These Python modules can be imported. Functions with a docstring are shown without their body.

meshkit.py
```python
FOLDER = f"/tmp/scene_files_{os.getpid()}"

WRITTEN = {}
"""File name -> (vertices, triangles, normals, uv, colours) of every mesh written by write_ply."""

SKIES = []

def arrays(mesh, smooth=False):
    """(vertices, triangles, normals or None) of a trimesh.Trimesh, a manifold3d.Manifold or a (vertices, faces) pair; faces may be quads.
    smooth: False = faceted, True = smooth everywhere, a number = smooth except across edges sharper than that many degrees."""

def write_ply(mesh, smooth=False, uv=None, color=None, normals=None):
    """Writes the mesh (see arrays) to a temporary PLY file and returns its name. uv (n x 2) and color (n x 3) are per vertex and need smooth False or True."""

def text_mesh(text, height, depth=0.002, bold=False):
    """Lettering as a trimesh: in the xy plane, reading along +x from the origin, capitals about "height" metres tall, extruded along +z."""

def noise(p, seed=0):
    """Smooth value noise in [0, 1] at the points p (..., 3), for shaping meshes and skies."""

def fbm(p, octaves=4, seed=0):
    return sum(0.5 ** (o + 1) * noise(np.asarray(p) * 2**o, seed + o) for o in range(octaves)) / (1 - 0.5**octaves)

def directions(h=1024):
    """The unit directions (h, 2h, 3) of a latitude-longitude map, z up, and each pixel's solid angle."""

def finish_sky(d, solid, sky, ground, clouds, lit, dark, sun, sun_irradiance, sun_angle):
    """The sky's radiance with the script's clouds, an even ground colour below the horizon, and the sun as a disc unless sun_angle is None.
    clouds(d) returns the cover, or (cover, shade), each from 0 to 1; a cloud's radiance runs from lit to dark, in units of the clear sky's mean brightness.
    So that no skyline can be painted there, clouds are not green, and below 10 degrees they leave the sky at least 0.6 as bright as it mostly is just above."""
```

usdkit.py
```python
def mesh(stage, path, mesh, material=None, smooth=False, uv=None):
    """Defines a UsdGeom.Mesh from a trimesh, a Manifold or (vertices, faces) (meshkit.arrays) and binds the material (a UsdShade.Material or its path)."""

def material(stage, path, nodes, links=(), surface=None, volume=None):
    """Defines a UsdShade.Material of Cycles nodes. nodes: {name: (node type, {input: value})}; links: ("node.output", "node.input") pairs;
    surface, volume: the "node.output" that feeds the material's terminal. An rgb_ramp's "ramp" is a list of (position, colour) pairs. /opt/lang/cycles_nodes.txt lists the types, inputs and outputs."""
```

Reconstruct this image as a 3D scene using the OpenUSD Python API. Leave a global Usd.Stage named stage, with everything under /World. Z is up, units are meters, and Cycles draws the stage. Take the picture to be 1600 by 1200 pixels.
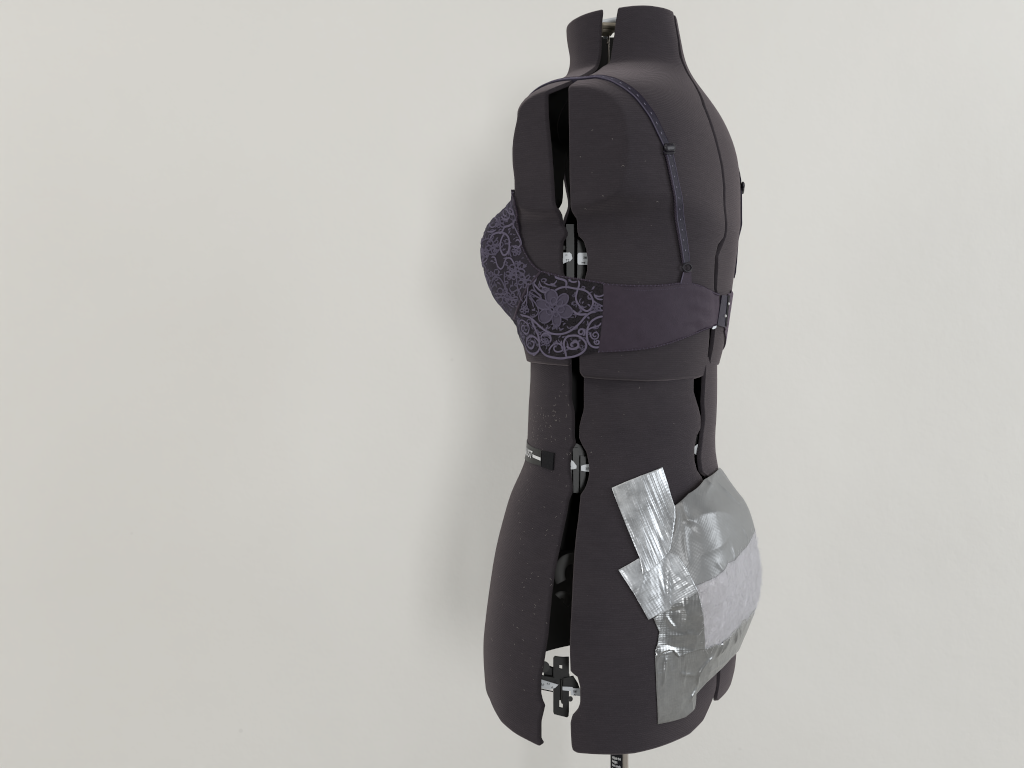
import math, random, numpy as np, trimesh, usdkit, meshkit
from pxr import Usd, UsdGeom, UsdLux, UsdShade, Sdf, Gf, Vt
from scipy.spatial import Delaunay
from scipy.interpolate import CubicSpline
from shapely.geometry import Polygon
import shapely

random.seed(4); rng = np.random.default_rng(4)
stage = Usd.Stage.CreateInMemory()
UsdGeom.SetStageUpAxis(stage, 'Z'); UsdGeom.SetStageMetersPerUnit(stage, 1.0)
UsdGeom.Xform.Define(stage, '/World')
EYE = 1.08                       # camera height; the form's tables are heights relative to it
WALL_Y = 0.47

# ---------------------------------------------------------------- camera
cam = UsdGeom.Camera.Define(stage, '/World/camera')
cam.CreateFocalLengthAttr(35.0); cam.CreateHorizontalApertureAttr(36.0); cam.CreateVerticalApertureAttr(27.0)
cam.CreateClippingRangeAttr(Gf.Vec2f(0.05, 50.0)); cam.CreateExposureAttr(0.27)
cam.AddTranslateOp().Set(Gf.Vec3d(-0.1188, -1.1, EYE)); cam.AddRotateXYZOp().Set(Gf.Vec3f(90, 0, 0))


# ---------------------------------------------------------------- light: daylight from unseen windows, and an added overhead soft fill
def rect(name, pos, aim, w, h, power, col):
    l = UsdLux.RectLight.Define(stage, '/World/' + name)
    l.CreateWidthAttr(w); l.CreateHeightAttr(h); l.CreateIntensityAttr(power); l.CreateColorAttr(Gf.Vec3f(*col))
    pos, aim = np.array(pos, float), np.array(aim, float)
    zv = pos - aim; zv /= np.linalg.norm(zv)
    xv = np.cross([0, 0, 1.0], zv)
    if np.linalg.norm(xv) < 1e-6: xv = np.array([1.0, 0, 0])
    xv /= np.linalg.norm(xv); yv = np.cross(zv, xv)
    m = Gf.Matrix4d(*[float(q) for q in (*xv, 0, *yv, 0, *zv, 0, *pos, 1)])
    UsdGeom.Xformable(l).AddTransformOp().Set(m)
    return l


rect('window_light', (0.48, -3.4, 1.10), (0, 0.3, 1.05), .5, .7, 22.0, (.985, .99, 1.0))
rect('right_window_light', (2.7, -.9, 1.45), (0, 0.25, .95), 1.5, 1.5, 5.2, (.93, .965, 1.0))
rect('overhead_fill', (-0.1, -1.5, 2.9), (0, 0.0, 1.1), 3.0, 1.2, 1.4, (1.0, .97, .92))  # unseen overhead sheet added as soft ambient fill, not a window
rect('left_window_light', (-2.6, -1.2, 1.2), (-0.2, 0.3, 0.9), 1.5, 1.4, 4.0, (.99, .985, .97))


# ---------------------------------------------------------------- measured tables: sections of the form (height, metres) and outlines (degrees round the axis, height)
PADE = 50
TAB = {
 'UW': np.array([[-0.02,-0.015,-0.01,-0.005,0.0,0.005,0.01,0.015,0.02,0.025,0.03,0.035,0.04,0.045,0.05,0.055,0.06,0.065,0.07,0.075,0.08,0.085,0.09,0.095,0.1,0.105,0.11,0.115,0.12,0.125,0.13,0.135,0.14,0.145,0.15,0.155,0.16,0.165,0.17,0.175,0.18,0.185,0.19,0.195,0.2,0.205,0.21,0.215,0.22,0.225,0.23,0.235,0.24,0.245,0.25,0.255,0.26,0.265,0.27,0.275,0.28,0.285,0.29,0.295,0.3,0.305,0.31,0.315,0.32,0.325,0.33,0.335,0.34,0.345,0.35,0.355,0.36,0.365,0.37,0.375,0.38,0.385,0.39,0.395,0.4,0.405,0.41],[0.13,0.13,0.13,0.13,0.13,0.1301,0.1305,0.1311,0.1318,0.1326,0.1335,0.1343,0.135,0.1356,0.136,0.1363,0.1366,0.1369,0.1371,0.1374,0.1376,0.1378,0.1379,0.138,0.138,0.1379,0.1377,0.1374,0.1369,0.1365,0.1361,0.1356,0.1353,0.1351,0.135,0.1354,0.1365,0.1409,0.1488,0.1588,0.1676,0.1725,0.1758,0.1783,0.18,0.1812,0.1823,0.1832,0.1838,0.184,0.1839,0.1834,0.1828,0.182,0.181,0.1793,0.1765,0.1729,0.169,0.1645,0.1589,0.1526,0.1457,0.1375,0.1284,0.1183,0.108,0.0976,0.0872,0.078,0.0694,0.0622,0.0593,0.0579,0.0569,0.0562,0.056,0.056,0.056,0.056,0.056,0.056,0.056,0.056,0.056,0.056,0.056]]),
 'UNf': np.array([[-0.02,-0.015,-0.01,-0.005,0.0,0.005,0.01,0.015,0.02,0.025,0.03,0.035,0.04,0.045,0.05,0.055,0.06,0.065,0.07,0.075,0.08,0.085,0.09,0.095,0.1,0.105,0.11,0.115,0.12,0.125,0.13,0.135,0.14,0.145,0.15,0.155,0.16,0.165,0.17,0.175,0.18,0.185,0.19,0.195,0.2,0.205,0.21,0.215,0.22,0.225,0.23,0.235,0.24,0.245,0.25,0.255,0.26,0.265,0.27,0.275,0.28,0.285,0.29,0.295,0.3,0.305,0.31,0.315,0.32,0.325,0.33,0.335,0.34,0.345,0.35,0.355,0.36,0.365,0.37,0.375,0.38,0.385,0.39,0.395,0.4,0.405,0.41],[2.3,2.3,2.3,2.3,2.3,2.3007,2.3025,2.3056,2.3097,2.3148,2.3208,2.3276,2.3351,2.3432,2.3519,2.3609,2.3704,2.3801,2.39,2.4,2.41,2.4199,2.4296,2.4391,2.4481,2.4568,2.4649,2.4724,2.4792,2.4852,2.4903,2.4944,2.4975,2.4993,2.5,2.4972,2.4896,2.4784,2.4648,2.45,2.4352,2.4216,2.4104,2.4028,2.4,2.4,2.4,2.4,2.4,2.4,2.4,2.4,2.4,2.4,2.4,2.4,2.4,2.4,2.4,2.4,2.4,2.4,2.4,2.4,2.4,2.4,2.4,2.3635,2.3,2.2343,2.1556,2.0798,2.0226,2.0,2.0,2.0,2.0,2.0,2.0,2.0,2.0,2.0,2.0,2.0,2.0,2.0,2.0]]),
 'UNb': np.array([[-0.02,-0.015,-0.01,-0.005,0.0,0.005,0.01,0.015,0.02,0.025,0.03,0.035,0.04,0.045,0.05,0.055,0.06,0.065,0.07,0.075,0.08,0.085,0.09,0.095,0.1,0.105,0.11,0.115,0.12,0.125,0.13,0.135,0.14,0.145,0.15,0.155,0.16,0.165,0.17,0.175,0.18,0.185,0.19,0.195,0.2,0.205,0.21,0.215,0.22,0.225,0.23,0.235,0.24,0.245,0.25,0.255,0.26,0.265,0.27,0.275,0.28,0.285,0.29,0.295,0.3,0.305,0.31,0.315,0.32,0.325,0.33,0.335,0.34,0.345,0.35,0.355,0.36,0.365,0.37,0.375,0.38,0.385,0.39,0.395,0.4,0.405,0.41],[2.3,2.3,2.3,2.3,2.3,2.3003,2.3013,2.3028,2.3049,2.3074,2.3104,2.3138,2.3175,2.3216,2.3259,2.3305,2.3352,2.3401,2.345,2.35,2.355,2.3599,2.3648,2.3695,2.3741,2.3784,2.3825,2.3862,2.3896,2.3926,2.3951,2.3972,2.3987,2.3997,2.4,2.3972,2.3896,2.3784,2.3648,2.35,2.3352,2.3216,2.3104,2.3028,2.3,2.3,2.3,2.3,2.3,2.3,2.3,2.3,2.3,2.3,2.3,2.3,2.3,2.3,2.3,2.3,2.3,2.2955,2.2834,2.2657,2.2445,2.2219,2.2,2.1736,2.139,2.1008,2.0634,2.0311,2.0085,2.0,2.0,2.0,2.0,2.0,2.0,2.0,2.0,2.0,2.0,2.0,2.0,2.0,2.0]]),
 'LW': np.array([[-0.37,-0.365,-0.36,-0.355,-0.35,-0.345,-0.34,-0.335,-0.33,-0.325,-0.32,-0.315,-0.31,-0.305,-0.3,-0.295,-0.29,-0.285,-0.28,-0.275,-0.27,-0.265,-0.26,-0.255,-0.25,-0.245,-0.24,-0.235,-0.23,-0.225,-0.22,-0.215,-0.21,-0.205,-0.2,-0.195,-0.19,-0.185,-0.18,-0.175,-0.17,-0.165,-0.16,-0.155,-0.15,-0.145,-0.14,-0.135,-0.13,-0.125,-0.12,-0.115,-0.11,-0.105,-0.1,-0.095,-0.09,-0.085,-0.08,-0.075,-0.07,-0.065,-0.06,-0.055,-0.05,-0.045,-0.04,-0.035,-0.03,-0.025,-0.02,-0.015,-0.01,-0.005,0.0,0.005,0.01,0.015,0.02,0.025,0.03,0.035,0.04],[0.164,0.1646,0.1652,0.1657,0.1663,0.1668,0.1672,0.1675,0.1678,0.1679,0.168,0.168,0.168,0.168,0.168,0.168,0.168,0.168,0.168,0.168,0.168,0.1679,0.1677,0.1673,0.1668,0.1662,0.1655,0.1647,0.1638,0.1629,0.1619,0.1609,0.16,0.159,0.158,0.157,0.1559,0.1547,0.1534,0.152,0.1506,0.1491,0.1476,0.146,0.1444,0.1428,0.1412,0.1396,0.138,0.1363,0.1343,0.1323,0.1302,0.1282,0.1265,0.125,0.124,0.1232,0.1225,0.1218,0.1212,0.1207,0.1203,0.1201,0.12,0.1201,0.1202,0.1204,0.1207,0.1211,0.1215,0.1219,0.1223,0.1226,0.123,0.1233,0.1237,0.1241,0.1244,0.1248,0.1252,0.1256,0.126]]),
 'LNf': np.array([[-0.37,-0.365,-0.36,-0.355,-0.35,-0.345,-0.34,-0.335,-0.33,-0.325,-0.32,-0.315,-0.31,-0.305,-0.3,-0.295,-0.29,-0.285,-0.28,-0.275,-0.27,-0.265,-0.26,-0.255,-0.25,-0.245,-0.24,-0.235,-0.23,-0.225,-0.22,-0.215,-0.21,-0.205,-0.2,-0.195,-0.19,-0.185,-0.18,-0.175,-0.17,-0.165,-0.16,-0.155,-0.15,-0.145,-0.14,-0.135,-0.13,-0.125,-0.12,-0.115,-0.11,-0.105,-0.1,-0.095,-0.09,-0.085,-0.08,-0.075,-0.07,-0.065,-0.06,-0.055,-0.05,-0.045,-0.04,-0.035,-0.03,-0.025,-0.02,-0.015,-0.01,-0.005,0.0,0.005,0.01,0.015,0.02,0.025,0.03,0.035,0.04],[2.25,2.25,2.25,2.25,2.25,2.25,2.25,2.25,2.25,2.25,2.25,2.25,2.25,2.25,2.25,2.25,2.25,2.25,2.25,2.25,2.25,2.25,2.25,2.25,2.25,2.25,2.25,2.25,2.25,2.25,2.25,2.25,2.25,2.25,2.25,2.25,2.25,2.25,2.25,2.25,2.25,2.25,2.25,2.25,2.25,2.25,2.25,2.25,2.25,2.25,2.25,2.25,2.25,2.25,2.25,2.25,2.25,2.25,2.25,2.25,2.25,2.25,2.25,2.25,2.25,2.25,2.25,2.25,2.25,2.25,2.25,2.25,2.25,2.25,2.25,2.25,2.25,2.25,2.25,2.25,2.25,2.25,2.25]]),
 'LNb': np.array([[-0.37,-0.365,-0.36,-0.355,-0.35,-0.345,-0.34,-0.335,-0.33,-0.325,-0.32,-0.315,-0.31,-0.305,-0.3,-0.295,-0.29,-0.285,-0.28,-0.275,-0.27,-0.265,-0.26,-0.255,-0.25,-0.245,-0.24,-0.235,-0.23,-0.225,-0.22,-0.215,-0.21,-0.205,-0.2,-0.195,-0.19,-0.185,-0.18,-0.175,-0.17,-0.165,-0.16,-0.155,-0.15,-0.145,-0.14,-0.135,-0.13,-0.125,-0.12,-0.115,-0.11,-0.105,-0.1,-0.095,-0.09,-0.085,-0.08,-0.075,-0.07,-0.065,-0.06,-0.055,-0.05,-0.045,-0.04,-0.035,-0.03,-0.025,-0.02,-0.015,-0.01,-0.005,0.0,0.005,0.01,0.015,0.02,0.025,0.03,0.035,0.04],[2.25,2.25,2.25,2.25,2.25,2.25,2.25,2.25,2.25,2.25,2.25,2.25,2.25,2.25,2.25,2.25,2.25,2.25,2.25,2.25,2.25,2.25,2.25,2.25,2.25,2.25,2.25,2.25,2.25,2.25,2.25,2.25,2.25,2.25,2.25,2.25,2.25,2.25,2.25,2.25,2.25,2.25,2.25,2.25,2.25,2.25,2.25,2.25,2.25,2.25,2.25,2.25,2.25,2.25,2.25,2.25,2.25,2.25,2.25,2.25,2.25,2.25,2.25,2.25,2.25,2.25,2.25,2.25,2.25,2.25,2.25,2.25,2.25,2.25,2.25,2.25,2.25,2.25,2.25,2.25,2.25,2.25,2.25]]),
 'Bust': np.array([[-1.0,0.05,0.055,0.06,0.065,0.07,0.075,0.08,0.085,0.09,0.095,0.1,0.105,0.11,0.115,0.12,0.125,0.13,0.135,0.14,0.145,0.15,0.155,0.16,0.165,0.17,0.175,0.18,0.185,0.19,0.195,0.2,0.205,0.21,0.215,0.22,1.0],[0.0,0.0,0.0001,0.0006,0.0019,0.0043,0.0082,0.013,0.0177,0.022,0.026,0.0294,0.0322,0.0347,0.0368,0.0388,0.0405,0.0418,0.0429,0.0436,0.0439,0.0438,0.0433,0.0427,0.0422,0.0417,0.0409,0.0388,0.0359,0.0324,0.0266,0.015,0.0041,0.0003,0.0,0.0,0.0]]),
 'Pad': np.array([[-1.0,-0.34,-0.335,-0.33,-0.325,-0.32,-0.315,-0.31,-0.305,-0.3,-0.295,-0.29,-0.285,-0.28,-0.275,-0.27,-0.265,-0.26,-0.255,-0.25,-0.245,-0.24,-0.235,-0.23,-0.225,-0.22,-0.215,-0.21,-0.205,-0.2,-0.195,-0.19,-0.185,-0.18,-0.175,-0.17,-0.165,-0.16,-0.155,-0.15,-0.145,-0.14,-0.135,-0.13,-0.125,-0.12,-0.115,-0.11,-0.105,-0.1,-0.095,-0.09,-0.085,-0.08,1.0],[0.0,0.0093,0.0082,0.0065,0.0046,0.0027,0.0012,0.0008,0.0013,0.0023,0.0034,0.0047,0.0062,0.008,0.0101,0.0122,0.0142,0.016,0.0177,0.0195,0.0212,0.0228,0.0243,0.0256,0.0267,0.0275,0.0281,0.0286,0.0288,0.029,0.0289,0.0287,0.0284,0.028,0.0277,0.0275,0.0274,0.0273,0.0271,0.0267,0.026,0.0251,0.0241,0.0227,0.0207,0.0179,0.0146,0.0114,0.0082,0.0054,0.0032,0.002,0.0016,0.0017,0.0]]),
 'UDf': np.array([[-0.02,-0.015,-0.01,-0.005,0.0,0.005,0.01,0.015,0.02,0.025,0.03,0.035,0.04,0.045,0.05,0.055,0.06,0.065,0.07,0.075,0.08,0.085,0.09,0.095,0.1,0.105,0.11,0.115,0.12,0.125,0.13,0.135,0.14,0.145,0.15,0.155,0.16,0.165,0.17,0.175,0.18,0.185,0.19,0.195,0.2,0.205,0.21,0.215,0.22,0.225,0.23,0.235,0.24,0.245,0.25,0.255,0.26,0.265,0.27,0.275,0.28,0.285,0.29,0.295,0.3,0.305,0.31,0.315,0.32,0.325,0.33,0.335,0.34,0.345,0.35,0.355,0.36,0.365,0.37,0.375,0.38,0.385,0.39,0.395,0.4,0.405,0.41],[0.0815,0.0815,0.0815,0.0816,0.0817,0.0819,0.0821,0.0823,0.0826,0.0832,0.0841,0.0853,0.0867,0.0881,0.0895,0.0907,0.0917,0.0927,0.0934,0.0939,0.0941,0.0939,0.0934,0.0928,0.0921,0.0914,0.0909,0.0904,0.0901,0.0898,0.0896,0.0894,0.0893,0.0892,0.0891,0.0887,0.0876,0.0855,0.0821,0.0779,0.0741,0.0714,0.07,0.0694,0.0694,0.0697,0.0702,0.0707,0.0713,0.0717,0.0721,0.0723,0.0721,0.0717,0.0711,0.0705,0.0704,0.0713,0.0737,0.077,0.0795,0.0808,0.0814,0.0815,0.0812,0.0801,0.0782,0.0753,0.0717,0.0678,0.064,0.0607,0.0581,0.0562,0.0549,0.0543,0.0543,0.055,0.0561,0.0572,0.0582,0.0589,0.0593,0.0596,0.0597,0.0599,0.0599]]),
 'UDb': np.array([[-0.02,-0.015,-0.01,-0.005,0.0,0.005,0.01,0.015,0.02,0.025,0.03,0.035,0.04,0.045,0.05,0.055,0.06,0.065,0.07,0.075,0.08,0.085,0.09,0.095,0.1,0.105,0.11,0.115,0.12,0.125,0.13,0.135,0.14,0.145,0.15,0.155,0.16,0.165,0.17,0.175,0.18,0.185,0.19,0.195,0.2,0.205,0.21,0.215,0.22,0.225,0.23,0.235,0.24,0.245,0.25,0.255,0.26,0.265,0.27,0.275,0.28,0.285,0.29,0.295,0.3,0.305,0.31,0.315,0.32,0.325,0.33,0.335,0.34,0.345,0.35,0.355,0.36,0.365,0.37,0.375,0.38,0.385,0.39,0.395,0.4,0.405,0.41],[0.0963,0.0964,0.0965,0.0968,0.0972,0.0977,0.0984,0.0991,0.1,0.1011,0.1025,0.1038,0.105,0.1059,0.1068,0.1075,0.1082,0.109,0.1097,0.1104,0.1111,0.1119,0.1126,0.1134,0.1141,0.1149,0.1156,0.1164,0.1173,0.1181,0.1189,0.1197,0.1204,0.1212,0.1219,0.1226,0.123,0.123,0.1224,0.1216,0.1208,0.12,0.1195,0.1191,0.1188,0.1186,0.1184,0.1182,0.118,0.1178,0.1175,0.1171,0.1167,0.1161,0.1155,0.1148,0.1139,0.1129,0.1116,0.1101,0.1086,0.1068,0.1048,0.1026,0.1,0.0972,0.0941,0.0909,0.0877,0.0846,0.0818,0.0793,0.0771,0.0751,0.0735,0.0722,0.071,0.07,0.069,0.068,0.067,0.066,0.065,0.064,0.0629,0.062,0.0614]]),
 'LDf': np.array([[-0.37,-0.365,-0.36,-0.355,-0.35,-0.345,-0.34,-0.335,-0.33,-0.325,-0.32,-0.315,-0.31,-0.305,-0.3,-0.295,-0.29,-0.285,-0.28,-0.275,-0.27,-0.265,-0.26,-0.255,-0.25,-0.245,-0.24,-0.235,-0.23,-0.225,-0.22,-0.215,-0.21,-0.205,-0.2,-0.195,-0.19,-0.185,-0.18,-0.175,-0.17,-0.165,-0.16,-0.155,-0.15,-0.145,-0.14,-0.135,-0.13,-0.125,-0.12,-0.115,-0.11,-0.105,-0.1,-0.095,-0.09,-0.085,-0.08,-0.075,-0.07,-0.065,-0.06,-0.055,-0.05,-0.045,-0.04,-0.035,-0.03,-0.025,-0.02,-0.015,-0.01,-0.005,0.0,0.005,0.01,0.015,0.02,0.025,0.03,0.035,0.04],[0.1303,0.1302,0.1299,0.1296,0.1293,0.1291,0.129,0.129,0.1294,0.1301,0.1309,0.1317,0.1324,0.1329,0.1334,0.1338,0.1341,0.1343,0.1343,0.1341,0.1337,0.1331,0.1325,0.1319,0.1313,0.1308,0.1303,0.1298,0.1292,0.1287,0.1281,0.1276,0.127,0.1264,0.1258,0.1252,0.1245,0.1238,0.1231,0.1223,0.1213,0.1203,0.1193,0.1181,0.117,0.1158,0.1146,0.1133,0.112,0.1106,0.1091,0.1073,0.1052,0.1028,0.1003,0.0978,0.0953,0.0931,0.0914,0.0902,0.0897,0.0895,0.0894,0.0892,0.0889,0.0887,0.0883,0.088,0.0876,0.0871,0.0865,0.0858,0.0851,0.0845,0.0839,0.0834,0.083,0.0827,0.0824,0.0822,0.082,0.0818,0.0817]]),
 'LDb': np.array([[-0.37,-0.365,-0.36,-0.355,-0.35,-0.345,-0.34,-0.335,-0.33,-0.325,-0.32,-0.315,-0.31,-0.305,-0.3,-0.295,-0.29,-0.285,-0.28,-0.275,-0.27,-0.265,-0.26,-0.255,-0.25,-0.245,-0.24,-0.235,-0.23,-0.225,-0.22,-0.215,-0.21,-0.205,-0.2,-0.195,-0.19,-0.185,-0.18,-0.175,-0.17,-0.165,-0.16,-0.155,-0.15,-0.145,-0.14,-0.135,-0.13,-0.125,-0.12,-0.115,-0.11,-0.105,-0.1,-0.095,-0.09,-0.085,-0.08,-0.075,-0.07,-0.065,-0.06,-0.055,-0.05,-0.045,-0.04,-0.035,-0.03,-0.025,-0.02,-0.015,-0.01,-0.005,0.0,0.005,0.01,0.015,0.02,0.025,0.03,0.035,0.04],[0.105,0.105,0.1051,0.1055,0.1063,0.1073,0.1086,0.11,0.1115,0.1129,0.1142,0.1151,0.1158,0.1162,0.1166,0.1168,0.117,0.1172,0.1173,0.1174,0.1175,0.1176,0.1177,0.1177,0.1178,0.1177,0.1177,0.1177,0.1176,0.1175,0.1174,0.1173,0.1171,0.1169,0.1166,0.1163,0.1159,0.1154,0.115,0.1145,0.114,0.1135,0.1129,0.1123,0.1116,0.1109,0.11,0.1091,0.1081,0.1072,0.1063,0.1055,0.1046,0.1038,0.1029,0.102,0.101,0.1001,0.0993,0.0987,0.0985,0.0984,0.0984,0.0986,0.0989,0.0993,0.0997,0.1,0.1002,0.1003,0.1004,0.1004,0.1004,0.1004,0.1003,0.1003,0.1002,0.1001,0.1001,0.1,0.1,0.1,0.1]])}
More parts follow.
